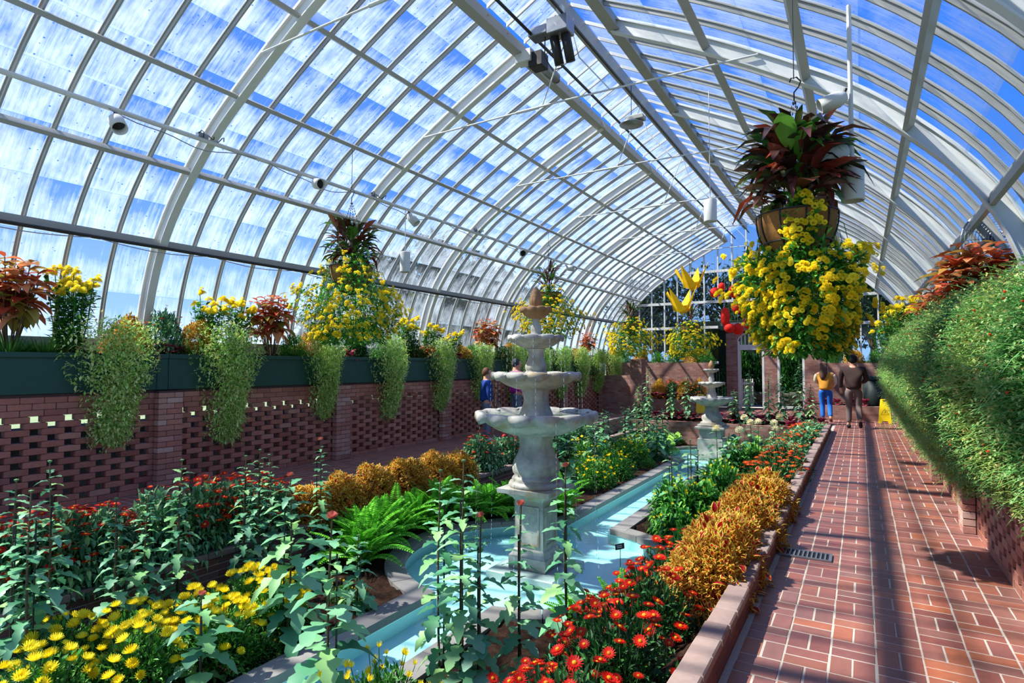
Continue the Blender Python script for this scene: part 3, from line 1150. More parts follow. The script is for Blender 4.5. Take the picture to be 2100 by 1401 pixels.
for i in range(-1, 6):
    y0 = RIBS[2] + BAY * i
    y1 = min(y0 + BAY, 18.2)
    planter(XL + 0.03, 1, y0, y1, 'dark green wooden planter box on the lattice wall, %s from the near end' % ordn(i + 1), 'planters along the glass wall')
    planter(XR - 0.03, -1, y0, y1, 'dark green wooden planter box above the brick path wall, %s from the near end' % ordn(i + 1), 'planters above the path')

# ------------------------------------------------------------------ fountains
m, nt, out = new_mat('fountain_stone')
n1 = noise(nt, 5, 6, 0.65)
n2 = noise(nt, 2.2, 3, 0.6)
c = ramp(nt, n1, [('77726a', 0.25), ('aaa59a', 0.5), ('ccc7ba', 0.75)])
c = mixc(nt, ramp(nt, n2, [((0, 0, 0), 0.55), ((0.75, 0.75, 0.75), 0.68)]), c, '9a7d4c')
principled(nt, out, c, 0.55, 0, 0.35, (n1, 0.25, 0.01))
m, nt, out = new_mat('finial_stone')
principled(nt, out, ramp(nt, noise(nt, 9, 5, 0.6), ['6d4a2c', 'a9825a']), 0.7)
m, nt, out = new_mat('falling_water')
tr = nt.nodes.new('ShaderNodeBsdfTransparent')
df = nt.nodes.new('ShaderNodeBsdfGlossy'); df.inputs['Roughness'].default_value = 0.2
df.inputs['Color'].default_value = (0.95, 0.97, 1, 1)
mx = nt.nodes.new('ShaderNodeMixShader'); mx.inputs[0].default_value = 0.55
nt.links.new(tr.outputs[0], mx.inputs[1]); nt.links.new(df.outputs[0], mx.inputs[2]); nt.links.new(mx.outputs[0], out.inputs['Surface'])


def basin(mb, R, zr, d, lobes):
    prof = [(0.26 * R, zr - d), (0.45 * R, zr - 0.94 * d), (0.66 * R, zr - 0.74 * d), (0.82 * R, zr - 0.50 * d), (0.90 * R, zr - 0.34 * d),
            (0.985 * R, zr - 0.30 * d), (1.02 * R, zr - 0.16 * d), (1.015 * R, zr - 0.05 * d), (0.98 * R, zr), (0.93 * R, zr - 0.01), (0.88 * R, zr - 0.08 * d),
            (0.70 * R, zr - 0.30 * d), (0.2 * R, zr - 0.42 * d)]

    def fn(a, i, r, z):
        q = abs(math.cos(lobes * a / 2))
        w = q ** 0.6
        if i in (5, 6): return r * (0.93 + 0.085 * w), z - (0.16 * d * w if i == 5 else 0.06 * d * w) + (0.14 * d if i == 5 else 0.07 * d) * (1 - w)
        if i in (7, 8, 9): return r * (0.93 + 0.08 * w), z + 0.012 * w
        if 1 < i < 5: return r * (0.965 + 0.045 * w), z
        return r, z
    mb.lathe(prof, lobes * 8, fn=fn)


def fluted(mb, prof, n=8, depth=0.05, lo=0, hi=99):
    def fn(a, i, r, z):
        if lo <= i <= hi: return r * (1 - depth * (1 - abs(math.cos(n * a / 2)) ** 0.5)), z
        return r, z
    mb.lathe(prof, n * 6, fn=fn)


def fountain1(x, y):
    f = empty('fountain', (x, y, 0))
    tag(f, 'large four tier grey stone fountain standing in the round near pool', 'fountain')
    S = MAT['fountain_stone']
    MB().box(-0.42, 0.42, -0.42, 0.42, -0.985, -0.765, ch=0.01).obj('plinth', MAT['white_paint'], f)
    ped = MB()
    ped.box(-0.235, 0.235, -0.235, 0.235, -0.765, -0.62, ch=0.008)
    v = []
    for z, h in ((-0.62, 0.235), (-0.585, 0.205), (-0.56, 0.20), (-0.54, 0.18)):
        v += [(-h, -h, z), (h, -h, z), (h, h, z), (-h, h, z)]
    ped.add(v, [(4 * k + j, 4 * k + (j + 1) % 4, 4 * k + 4 + (j + 1) % 4, 4 * k + 4 + j) for k in range(3) for j in range(4)])
    po = ped.obj('pedestal_base', S, f)
    sh = MB().box(-0.18, 0.18, -0.18, 0.18, -0.56, 0.02).obj('pedestal_shaft', S, f)
    for rz in range(4):       # raised mouldings frame a panel on each face
        fr_ = MB()
        for q in ((-0.135, 0.135, 0.181, 0.192, -0.08, -0.06), (-0.135, 0.135, 0.181, 0.192, -0.50, -0.48), (-0.135, -0.115, 0.181, 0.192, -0.48, -0.08), (0.115, 0.135, 0.181, 0.192, -0.48, -0.08)):
            fr_.box(*q)
        fr_.obj('panel_moulding', S, sh, rz=rz * math.pi / 2)
    cp = MB()
    v = []
    for z, h in ((0.0, 0.185), (0.03, 0.20), (0.06, 0.245), (0.085, 0.255), (0.09, 0.33), (0.14, 0.335), (0.145, 0.32)):
        v += [(-h, -h, z), (h, -h, z), (h, h, z), (-h, h, z)]
    cp.add(v, [(4 * k + j, 4 * k + (j + 1) % 4, 4 * k + 4 + (j + 1) % 4, 4 * k + 4 + j) for k in range(6) for j in range(4)] + [(24, 25, 26, 27)])
    cp.obj('capital_slab', S, f)
    col = MB()
    fluted(col, [(0.0, 0.14), (0.31, 0.14), (0.325, 0.17), (0.31, 0.20), (0.27, 0.215), (0.285, 0.235), (0.265, 0.26), (0.25, 0.27), (0.275, 0.31), (0.285, 0.37), (0.265, 0.44),
                 (0.215, 0.53), (0.195, 0.60), (0.20, 0.68), (0.225, 0.76), (0.25, 0.80)], 8, 0.06, 7, 14)
    col.obj('column', S, f, True)
    b1 = MB(); basin(b1, 0.70, 1.0, 0.27, 14); o1 = b1.obj('basin', S, f, True)
    c2 = MB()
    fluted(c2, [(0.24, 0.85), (0.235, 0.90), (0.21, 0.95), (0.19, 1.0), (0.16, 1.07), (0.145, 1.13), (0.15, 1.19), (0.18, 1.26), (0.19, 1.29)], 8, 0.06, 1, 8)
    c2.obj('column', S, f, True)
    b2 = MB(); basin(b2, 0.515, 1.455, 0.20, 12); o2 = b2.obj('basin', S, f, True)
    c3 = MB()
    fluted(c3, [(0.12, 1.36), (0.135, 1.44), (0.13, 1.465), (0.115, 1.475), (0.125, 1.49), (0.13, 1.53), (0.12, 1.57), (0.098, 1.61), (0.09, 1.66), (0.095, 1.70), (0.115, 1.735)], 8, 0.06, 3, 9)
    c3.obj('column', S, f, True)
    b3 = MB(); basin(b3, 0.325, 1.885, 0.15, 10); o3 = b3.obj('basin', S, f, True)
    c4 = MB()
    fluted(c4, [(0.075, 1.83), (0.072, 1.91), (0.062, 1.92), (0.066, 1.95), (0.068, 1.97), (0.055, 2.01), (0.042, 2.05), (0.045, 2.09)], 6, 0.06, 2, 6)
    c4.obj('column', S, f, True)
    b4 = MB(); basin(b4, 0.185, 2.215, 0.13, 9); b4.obj('basin', MAT['finial_stone'], f, True)
    fi = MB()
    fluted(fi, [(0.07, 2.17), (0.065, 2.22), (0.06, 2.24), (0.072, 2.26), (0.075, 2.33), (0.068, 2.345), (0.072, 2.36), (0.055, 2.38), (0.062, 2.40), (0.04, 2.43), (0.015, 2.46), (0.0, 2.475)], 10, 0.08, 3, 4)
    fi.obj('finial', MAT['finial_stone'], f, True)
    for o, R, zr, d in ((o1, 0.60, 0.965, 0), (o2, 0.44, 1.42, 0), (o3, 0.27, 1.855, 0)):
        w = MB(); a = np.arange(28) * 2 * math.pi / 28
        w.add(np.stack([R * np.cos(a), R * np.sin(a), np.full(28, zr)], 1), [tuple(range(28))])
        w.obj('water', MAT['pool_water'], o)
    def stream(par, R, z0, z1, ang):
        s = MB()
        cx_, sy_ = math.cos(ang), math.sin(ang)
        z, r = z0, R
        n = 0
        while z > z1:
            l = random.uniform(0.02, 0.05)
            s.tube([(r * cx_, r * sy_, z), ((r + 0.002) * cx_, (r + 0.002) * sy_, z - l)], [0.0035, 0.0028], 5)
            z -= l + random.uniform(0.012, 0.04); r += 0.0015
        s.obj('water_stream', MAT['falling_water'], par, kind='stuff')
    for R, z0, z1, n, o in ((0.71, 0.93, -0.7, 9, o1), (0.53, 1.40, 1.0, 12, o2), (0.335, 1.84, 1.46, 10, o3)):
        for k in range(n): stream(o, R, z0, z1, 2 * math.pi * (k + random.uniform(-0.2, 0.2)) / n)
    return f


fountain1(XC, 6.1)


def fountain2(x, y):
    f = empty('fountain', (x, y, 0))
    tag(f, 'smaller three tier pale fountain on a square pedestal in the far pool', 'fountain')
    S = MAT['fountain_stone']
    MB().box(-0.30, 0.30, -0.30, 0.30, -0.99, -0.30, ch=0.01).obj('pedestal_base', S, f)
    sh = MB().box(-0.26, 0.26, -0.26, 0.26, -0.30, -0.06).obj('pedestal_shaft', S, f)
    cp = MB()
    cp.box(-0.36, 0.36, -0.36, 0.36, -0.06, 0.0, ch=0.015)
    cp.box(-0.30, 0.30, -0.30, 0.30, 0.0, 0.06, ch=0.015)
    cp.obj('capital_slab', S, f)
    c1 = MB()
    fluted(c1, [(0.28, 0.06), (0.29, 0.09), (0.23, 0.12), (0.26, 0.19), (0.24, 0.28), (0.18, 0.36), (0.16, 0.45), (0.18, 0.55)], 8, 0.05, 2, 6)
    c1.obj('column', S, f, True)
    b1 = MB(); basin(b1, 0.52, 0.72, 0.22, 14); o1 = b1.obj('basin', S, f, True)
    c2 = MB()
    fluted(c2, [(0.14, 0.64), (0.15, 0.72), (0.12, 0.76), (0.13, 0.80), (0.10, 0.86), (0.09, 0.95), (0.11, 1.0)], 8, 0.05, 2, 5)
    c2.obj('column', S, f, True)
    b2 = MB(); basin(b2, 0.325, 1.10, 0.13, 12); b2.obj('basin', S, f, True)
    c3 = MB()
    fluted(c3, [(0.08, 1.04), (0.08, 1.11), (0.06, 1.13), (0.08, 1.18), (0.06, 1.24), (0.05, 1.30), (0.06, 1.36)], 6, 0.05, 2, 5)
    c3.obj('column', S, f, True)
    b3 = MB(); basin(b3, 0.185, 1.43, 0.09, 9); b3.obj('basin', S, f, True)
    fi = MB(); fluted(fi, [(0.05, 1.40), (0.045, 1.45), (0.07, 1.48), (0.075, 1.55), (0.05, 1.60), (0.02, 1.65), (0.0, 1.66)], 8, 0.06, 2, 4)
    fi.obj('finial', MAT['finial_stone'], f, True)
    for R, z0, z1, n in ((0.33, 1.06, 0.72, 7), (0.19, 1.40, 1.1, 6)):
        s = MB()
        for k in range(n):
            a = 2 * math.pi * k / n
            s.tube([(R * math.cos(a), R * math.sin(a), z0), (R * 1.02 * math.cos(a), R * 1.02 * math.sin(a), z1)], 0.003, 4)
        s.obj('water_stream', MAT['falling_water'], o1, kind='stuff')


fountain2(XC, 15.5)

# ------------------------------------------------------------------ lamps, conduit, vent gear, fan
cond = empty('conduit', (0, 0, 0))
tag(cond, 'white electrical conduit running along the left roof slope', 'conduit')
MB().tube([(-6.58, Y0, 4.18), (-6.58, Y1, 4.18)], 0.028, 8).obj('pipe', MAT['white_paint'], cond)
wv = MB()
for y in np.arange(3.0, 19, 1.9):
    t = np.linspace(0, 1, 14)
    wv.tube([(-6.55 + 0.02 * math.sin(9 * q), y + q * 1.7, 4.16 - 0.09 * math.sin(math.pi * q) - 0.02 * math.sin(13 * q)) for q in t], 0.006, 5)
wv.obj('loose_wire', MAT['steel'], cond)
for y in (3.95, 6.75, 9.6):
    jb = MB()
    jb.box(-6.61, -6.55, y, y + 0.12, 4.20, 4.25)
    jb.obj('junction_box', MAT['steel'], cond)
    cw = MB()
    cw.tube([(-6.56 + 0.05 * math.sin(q * 0.9), y + q * 0.018, 4.23 + 0.035 * math.sin(q * 1.3)) for q in range(18)], 0.006, 5)
    cw.obj('coiled_wire', MAT['dark_metal'], cond)
cond2 = empty('conduit', (0, 0, 0))
tag(cond2, 'grey pipe and wire lashed to the low rail of the left glass wall', 'conduit')
MB().tube([(-7.56, 1.0, 3.02), (-7.56, 5.0, 3.02), (-7.56, Y1, 3.03)], 0.022, 8).obj('pipe', MAT['dark_metal'], cond2)
wv = MB()
for y in np.arange(2.0, 18, 1.4):
    wv.tube([(-7.53, y + q * 1.3, 3.0 - 0.05 * math.sin(math.pi * q)) for q in np.linspace(0, 1, 9)], 0.006, 5)
wv.obj('loose_wire', MAT['steel'], cond2)


def spot(loc, d, lab, r=0.075, L=0.22, grp='aimed spotlights along the conduit'):
    s = empty('spotlight', loc)
    tag(s, lab, 'spotlight', grp)
    d = np.array(d, float); d /= np.linalg.norm(d)
    R = orient([d])[0]
    mb = MB()
    prof = [(0.0, 0.0), (r * 0.55, 0.0), (r * 0.8, 0.03), (r, 0.06), (r, L), (r * 0.88, L), (r * 0.88, L * 0.55)]
    v, f = lathe_geo(prof, 20)
    v = v[:, [2, 0, 1]] @ R.T
    mb.add(v, f)
    mb.obj('housing', MAT['white_paint'], s, True)
    v, f = lathe_geo([(r * 0.87, L * 0.6), (r * 0.5, L * 0.5), (0.0, L * 0.48)], 20)
    MB().add(v[:, [2, 0, 1]] @ R.T, f).obj('lens', MAT['dark_metal'], s, True)
    MB().tube([(0, 0, 0.06), tuple(0.03 * d)], 0.014, 6).obj('bracket', MAT['dark_metal'], s)


P = at(235, 238, 0, -6.58); spot((P[0], P[1], 4.10), (0.75, -0.1, -0.75), 'white spotlight on the conduit nearest the camera, aimed down at the fountain')
P = at(645, 372, 0, -6.58); spot((P[0], P[1], 4.10), (0.95, -0.25, -0.25), 'white spotlight on the conduit left of the near hanging basket')
P = at(838, 442, 0, -6.58); spot((P[0], P[1], 4.10), (0.7, 0.2, -0.8), 'white spotlight on the conduit above the hanging white cylinder lamp')
P = at(1070, 520, 0, -6.58); spot((P[0], P[1], 4.08), (0.6, -0.75, -0.2), 'round white spotlight facing outward left of the middle hanging basket')
P = at(1160, 556, 0, -6.58); spot((P[0], P[1], 4.08), (1, 0.1, -0.2), 'white spotlight just right of the middle hanging basket')


def can_lamp(loc, z_top, r, h, lab, pole_r=0.006):
    s = empty('cylinder_lamp', loc)
    tag(s, lab, 'lamp')
    mb = MB()
    mb.lathe([(0.0, h), (r * 0.96, h), (r, h - 0.012), (r, 0.012), (r * 0.97, 0.0), (r * 0.9, 0.0), (r * 0.88, 0.06)], 24)
    mb.obj('shade', MAT['white_paint'], s, True)
    v, f = lathe_geo([(r * 0.88, 0.05), (0.0, 0.05)], 24)
    MB().add(v, f).obj('diffuser', MAT['grey_paint'], s)
    MB().tube([(0, 0, h), (0, 0, z_top - loc[2])], pole_r, 8).obj('stem', MAT['white_paint'], s)


can_lamp((-6.56, at(831, 500, 0, -6.56)[1], 3.10), 4.18, 0.085, 0.34, 'white hanging cylinder lamp beside the near hanging basket')
can_lamp((-0.03, 5.3, 2.83), 4.40, 0.082, 0.30, 'white hanging cylinder lamp beside the large flowering basket', 0.017)
spot((-0.06, 5.28, 3.24), (-0.85, -0.3, -0.35), 'white spotlight clamped to the lamp pole beside the large hanging basket', 0.075, 0.24, 'spotlights on the lamp pole')
spot((-0.06, 5.26, 3.66), (-0.85, -0.2, -0.3), 'white spotlight high on the lamp pole above the large hanging basket', 0.065, 0.20, 'spotlights on the lamp pole')
P = at(1457, 455, 1, 8.2)
can_lamp((P[0], P[1], P[2]), 5.30, 0.085, 0.30, 'white hanging cylinder lamp under the ridge at mid hall')

mo = empty('vent_motor', (XC - 0.42, 6.98, 5.66))
tag(mo, 'grey geared vent motor mounted on the left upper beam', 'motor')
b = MB(); b.tube([(0, 0.05, 0), (0.05, 0.40, -0.06)], 0.085, 12); b.obj('motor_body', MAT['steel'], mo, True)
b = MB(); b.tube([(0.05, 0.40, -0.06), (0.06, 0.46, -0.07)], [0.075, 0.04], 12); b.obj('end_cap', MAT['dark_metal'], mo, True)
b = MB(); b.box(-0.1, 0.1, -0.12, 0.08, -0.09, 0.12, ch=0.01); b.obj('gearbox', MAT['dark_metal'], mo)
b = MB(); b.box(-0.28, -0.05, -0.16, 0.0, 0.0, 0.16); b.obj('mounting_plate', MAT['white_paint'], mo)
mo = empty('vent_motor', (XC + 0.02, 6.7, 5.72))
tag(mo, 'dark twin cylinder vent motor with grey box under the ridge', 'motor')
for dx in (-0.07, 0.09):
    b = MB(); b.tube([(dx, 0, 0.06), (dx + 0.02, 0.12, -0.26)], 0.062, 12); b.obj('motor_body', MAT['dark_metal'], mo, True)
b = MB(); b.box(-0.12, 0.16, -0.12, 0.12, 0.06, 0.26, ch=0.01); b.obj('control_box', MAT['steel'], mo)
b = MB(); b.box(-0.40, -0.14, -0.10, 0.10, 0.10, 0.22, ch=0.01); b.obj('ballast_box', MAT['steel'], mo)
b = MB(); b.box(-0.02, 0.06, -0.04, 0.04, 0.24, 0.44); b.obj('hanger', MAT['white_paint'], mo)
b = MB(); b.tube([(-0.2, 0.0, 0.1), (-0.26, 0.1, -0.1), (-0.2, 0.22, -0.25), (-0.1, 0.3, -0.2)], 0.008, 5); b.obj('cable', MAT['dark_metal'], mo)
P = at(1295, 255, 1, 9.3)
fl = empty('floodlight', P)
tag(fl, 'flat grey floodlight hanging below the ridge between tie rods', 'floodlight')
b = MB(); b.lathe([(0.0, 0.10), (0.09, 0.10), (0.13, 0.04), (0.20, 0.0), (0.19, -0.015), (0.0, -0.01)], 20); b.obj('reflector', MAT['steel'], fl, True)
b = MB(); b.box(-0.08, 0.22, -0.09, 0.09, 0.04, 0.12, ch=0.012); b.obj('ballast_housing', MAT['grey_paint'], fl)
b = MB(); b.tube([(0, 0, 0.1), (0, 0, 6.2 - P[2])], 0.006, 5); b.obj('hanging_wire', MAT['dark_metal'], fl)

P = at(2040, 492, 0, 1.28)
fan = empty('wall_fan', (P[0], P[1], P[2]), 0.25)
tag(fan, 'round wire cage fan fixed high beside the glass above the red leaved plant', 'fan')
zc_ = P[1] * math.cos(YAW) - P[0] * math.sin(YAW)
RF = 62 * zc_ / F_PX
cage = MB()
for k, rr in enumerate(np.linspace(0.12, 1, 11)):
    t = np.linspace(0, 2 * math.pi, 33)
    cage.tube([(rr * RF * math.cos(q), -0.07 * (1 - rr ** 2) - 0.03, rr * RF * math.sin(q)) for q in t], 0.0035 if rr < 1 else 0.009, 4, cap=False)
for k in range(16):
    a = k * math.pi / 8
    cage.tube([(r_ * RF * math.cos(a), -0.07 * (1 - r_ ** 2) - 0.034, r_ * RF * math.sin(a)) for r_ in np.linspace(0.1, 1, 6)], 0.003, 4)
cage.obj('cage', MAT['steel'], fan)
b = MB()
for k in range(4):
    a = k * math.pi / 2 + 0.4
    v = [(0.05 * math.cos(a), 0.02, 0.05 * math.sin(a)), (0.85 * RF * math.cos(a - 0.3), 0.0, 0.85 * RF * math.sin(a - 0.3)), (0.85 * RF * math.cos(a + 0.35), 0.05, 0.85 * RF * math.sin(a + 0.35)), (0.05 * math.cos(a + 1), 0.04, 0.05 * math.sin(a + 1))]
    v = [(x, y, z) for x, y, z in v] + [(x, y + 0.006, z) for x, y, z in v]
    b.add(v, [(0, 1, 2, 3), (7, 6, 5, 4), (0, 4, 5, 1), (1, 5, 6, 2), (2, 6, 7, 3), (3, 7, 4, 0)])
b.obj('blades', MAT['grey_paint'], fan)
b = MB(); b.tube([(0, 0.0, 0), (0, 0.16, 0)], 0.06, 12); b.tube([(0, 0.12, 0), (0.25, 0.12, 0.1)], 0.015, 6); b.obj('motor', MAT['dark_metal'], fan)
P = at(1955, 515, 0, 1.22)
lb = empty('strip_floodlight', P, 0.3)
tag(lb, 'slanted rectangular floodlight frame beside the round fan', 'floodlight')
b = MB()
for q in ((-0.05, 0.05, -0.3, 0.3, -0.03, 0.03), ): b.box(*q, ch=0.008)
o = b.obj('housing', MAT['dark_metal'], lb); o.rotation_euler = (0.9, 0.2, 0)
b = MB(); b.tube([(0.12, -0.2, -0.16), (0.14, 0.2, 0.2)], 0.02, 6); b.tube([(0, -0.22, -0.18), (0.12, -0.2, -0.16)], 0.012, 5); b.tube([(0, 0.2, 0.2), (0.14, 0.2, 0.2)], 0.012, 5)
b.obj('yoke', MAT['steel'], lb)
for k, (px, py, lab) in enumerate(((1875, 607, 'small dark floodlight beside the glass, farther from the fan'),)):
    P = at(px, py, 0, 1.22)
    l2 = empty('strip_floodlight', P, 0.3); tag(l2, lab, 'floodlight')
    b = MB(); b.box(-0.05, 0.05, -0.3, 0.3, -0.03, 0.03, ch=0.008); o = b.obj('housing', MAT['dark_metal'], l2); o.rotation_euler = (0.9, 0.2, 0)
    b = MB(); b.tube([(0.0, 0, 0), (0.3, 0.0, 0.0)], 0.015, 5); b.obj('yoke', MAT['steel'], l2)

# ------------------------------------------------------------------ red lanterns, paper cranes, glass tendrils
m, nt, out = new_mat('red_paper')
principled(nt, out, mixc(nt, noise(nt, 8, 3), 'd8160c', 'f03a2a'), 0.6, 0, 0.2, None, 0.3)
m, nt, out = new_mat('yellow_paper')
principled(nt, out, mixc(nt, noise(nt, 5, 3), 'e8b400', 'ffd824'), 0.6, 0, 0.2, None, 0.3)
LY = 19.3
kk = 18.2 / 1210 * 1.06
for k, (px, py, rx, rz_, lab) in enumerate((
        (1466, 600, 10, 10, 'round red paper lantern hanging leftmost of the lantern cluster'),
        (1480, 588, 7, 8, 'small red paper lantern behind the leftmost lantern and yellow flowers'),
        (1487, 650, 9, 18, 'long red paper lantern hanging in front of the white window post'),
        (1514, 631, 12, 11, 'round red paper lantern between the long lantern and the yellow basket'),
        (1537, 631, 10, 13, 'oval red paper lantern partly behind the yellow basket flowers'),
        (1496, 673, 10, 9, 'flat red paper lantern at the foot of the cluster, left of its pair'),
        (1513, 675, 11, 11, 'round red paper lantern at the foot of the cluster, right of its pair'),
        (1532, 660, 8, 13, 'narrow red paper lantern beside the lowest pair'),
        (1505, 598, 10, 12, 'red paper lantern high in the cluster beside the basket flowers'),
        (1540, 575, 9, 9, 'topmost red paper lantern seen through the basket flowers'))):
    yy = LY + 0.25 * math.sin(k * 2.1)
    P = at(px, py, 1, yy)
    L = empty('paper_lantern', P)
    tag(L, lab, 'lantern', 'red paper lanterns at the archway')
    mb = MB()
    R, H_ = rx * kk, rz_ * kk
    n = 9
    prof = []
    for i in range(n * 2 + 1):
        t = -math.pi / 2 + math.pi * i / (2 * n)
        prof.append((max(0.15 * R, R * math.cos(t) ** 0.8 if abs(math.cos(t)) > 1e-6 else 0) * (1 - 0.035 * (i % 2)), H_ * math.sin(t)))
    mb.lathe(prof, 20)
    mb.obj('paper_shade', MAT['red_paper'], L, True)
    MB().lathe([(0.18 * R, H_), (0.22 * R, H_ + 0.015), (0.0, H_ + 0.016)], 10).obj('top_ring', MAT['dark_metal'], L)
    MB().tube([(0, 0, H_), (0, 0, min(5.0, roof_z(P[0]) - 0.2) - P[2])], 0.004, 4).obj('string', MAT['steel'], L)


def crane(px, py, Y, s, rz, lab):
    P = at(px, py, 1, Y)
    c = empty('paper_crane', P, rz, s)
    tag(c, lab, 'paper crane', 'folded yellow cranes')
    def sheet(name, pts, faces):
        v = np.array(pts, float)
        mb = MB(); mb.add(v, faces)
        o = mb.obj(name, MAT['yellow_paper'], c)
        md = o.modifiers.new('thick', 'SOLIDIFY'); md.thickness = 0.01
        return o
    sheet('body', [(-0.28, 0, 0.02), (0.28, 0, 0.02), (0, 0.10, -0.02), (0, -0.10, -0.02), (0, 0, -0.22)], [(0, 2, 4), (0, 4, 3), (1, 4, 2), (1, 3, 4)])
    sheet('wing', [(-0.2, 0.06, -0.1), (0.2, 0.06, -0.1), (0.06, 0.34, 0.42), (0.0, 0.10, -0.15)], [(0, 3, 2), (3, 1, 2)])
    sheet('wing', [(-0.2, -0.06, -0.1), (0.2, -0.06, -0.1), (0.06, -0.34, 0.42), (0.0, -0.10, -0.15)], [(0, 2, 3), (3, 2, 1)])
    sheet('neck', [(0.15, 0.03, -0.08), (0.15, -0.03, -0.08), (0.44, 0.0, 0.40), (0.24, 0, -0.02), (0.50, 0.0, 0.34)], [(0, 3, 2), (1, 2, 3), (2, 3, 4)])
    sheet('tail', [(-0.15, 0.03, -0.08), (-0.15, -0.03, -0.08), (-0.46, 0.0, 0.44), (-0.24, 0, -0.02)], [(0, 2, 3), (1, 3, 2)])
    MB().tube([(0, 0, 0.0), (0, 0, (5.2 - P[2]) / s)], 0.003, 4).obj('string', MAT['steel'], c)


crane(1419, 580, 12.5, 0.86, 2.75, 'upper of two folded yellow paper cranes hanging below the ridge')
crane(1398, 628, 12.1, 0.86, 2.65, 'lower of two folded yellow paper cranes hanging below the ridge')

gs = empty('glass_tendrils', at(1580, 712, 1, 22.9))
tag(gs, 'red and yellow twisted glass tendrils hanging in the second archway', 'ornament')
plain('red_glass', 'c4200e', 0.15); plain('amber_glass', 'd89a10', 0.15)
for k in range(13):
    x0, L_ = random.uniform(-0.3, 0.36), random.uniform(0.5, 0.95)
    q = np.linspace(0, 1, 12)
    ph = random.uniform(0, 6)
    pts = [(x0 + 0.08 * math.sin(5 * t + ph) * t, 0.06 * math.cos(4 * t + ph), -L_ * t) for t in q]
    MB().tube(pts, 0.026 * (1 - 0.75 * q) + 0.004, 6).obj('tendril', MAT['red_glass' if k % 3 == 0 else 'amber_glass'], gs, True)
MB().tube([(0, 0, 0.0), (0, 0, 0.2)], 0.02, 6).obj('hanger', MAT['dark_metal'], gs)

# ------------------------------------------------------------------ signs, bin, grate, label
m, nt, out = new_mat('sign_yellow')
principled(nt, out, ramp(nt, noise(nt, 6, 3), ['d8b800', 'f2d80a']), 0.4, 0, 0.5)
plain('black_print', '14130f', 0.6)
plain('bin_plastic', '14231f', 0.55)


def wet_sign(loc, rz, lab, text):
    s = empty('wet_floor_sign', loc, rz)
    tag(s, lab, 'floor sign')
    for side in (1, -1):
        pts = []
        def row(w, z, n=0): pts.append((w, z))
        out_ = [(-0.15, 0.0), (-0.15, 0.03), (-0.10, 0.62), (-0.085, 0.645), (0.085, 0.645), (0.10, 0.62), (0.15, 0.03), (0.15, 0.0), (0.08, 0.0), (0.06, 0.06), (-0.06, 0.06), (-0.08, 0.0)]
        hole = [(-0.045, 0.585), (0.045, 0.585), (0.045, 0.612), (-0.045, 0.612)]
        bm_ = bmesh.new()
        vo_ = [bm_.verts.new((x, 0, z)) for x, z in out_]
        vh = [bm_.verts.new((x, 0, z)) for x, z in hole]
        ed = [bm_.edges.new((vo_[i], vo_[(i + 1) % len(vo_)])) for i in range(len(vo_))] + [bm_.edges.new((vh[i], vh[(i + 1) % 4])) for i in range(4)]
        bmesh.ops.triangle_fill(bm_, edges=ed, use_beauty=True)
        me_ = bpy.data.meshes.new('panel')
        bm_.to_mesh(me_); bm_.free()
        me_.materials.append(MAT['sign_yellow'])
        o = inst('panel', me_, s, (0, -side * 0.115, 0), (-side * 0.17, 0, 0))
        md = o.modifiers.new('thick', 'SOLIDIFY'); md.thickness = 0.012
        if side == 1:
            pr = MB()
            if text:
                for k, (w, z) in enumerate(((0.14, 0.50), (0.12, 0.44), (0.13, 0.38))):
                    pr.box(-w / 2, w / 2, -0.009, -0.0075, z, z + 0.028)
            a, b_, c_ = (-0.09, 0.23), (0.09, 0.23), (0, 0.39)
            if not text:
                for (p, q) in ((a, b_), (b_, c_), (c_, a)): pr.tube([(p[0], -0.008, p[1]), (q[0], -0.008, q[1])], 0.007, 4)
                pr.tube([(0, -0.008, 0.28), (0.02, -0.008, 0.33)], 0.010, 4); pr.ball((0.0, -0.008, 0.345), 0.011, 6)
                pr.box(-0.04, 0.04, -0.009, -0.0075, 0.13, 0.15)
            pr.obj('printed_warning', MAT['black_print'], o)


P = at(1437, 851, 2, 0.0); wet_sign((P[0], P[1], 0), 0.25, 'yellow folding wet floor sign beside the far fountain', True)
P = at(1815, 868, 2, 0.0); wet_sign((P[0], P[1], 0), 0.0, 'yellow folding wet floor sign on the path behind the couple', False)
bn = empty('litter_bin', (0.30, 19.9, 0.36))
tag(bn, 'dark green litter bin behind the man in the brown sweater', 'bin')
b = MB(); b.lathe([(0.0, 0.0), (0.24, 0.0), (0.26, 0.05), (0.29, 0.78), (0.0, 0.78)], 24); b.obj('body', MAT['bin_plastic'], bn, True)
b = MB(); b.lathe([(0.31, 0.76), (0.31, 0.82), (0.26, 0.86), (0.0, 0.87)], 24); b.obj('lid', MAT['bin_plastic'], bn, True)

gr = empty('drain_grate', (-0.42, at(1633, 1137, 2, 0)[1], 0.004))
tag(gr, 'metal drain grate set in the brick path beside the kerb', 'grate')
MB().box(-0.185, 0.185, -0.095, 0.095, 0.0, 0.003).obj('pit_shade', MAT['black_print'], gr)  # flat black plate painted in for the darkness under the bars
for k in range(12):
    x = -0.175 + k * 0.0318
    MB().box(x - 0.006, x + 0.006, -0.09, 0.09, 0.003, 0.012).obj('bar', MAT['steel'], gr)
for q in ((-0.19, 0.19, -0.10, -0.086, 0, 0.013), (-0.19, 0.19, 0.086, 0.10, 0, 0.013), (-0.19, -0.178, -0.086, 0.086, 0, 0.013), (0.178, 0.19, -0.086, 0.086, 0, 0.013)):
    MB().box(*q).obj('frame', MAT['steel'], gr)

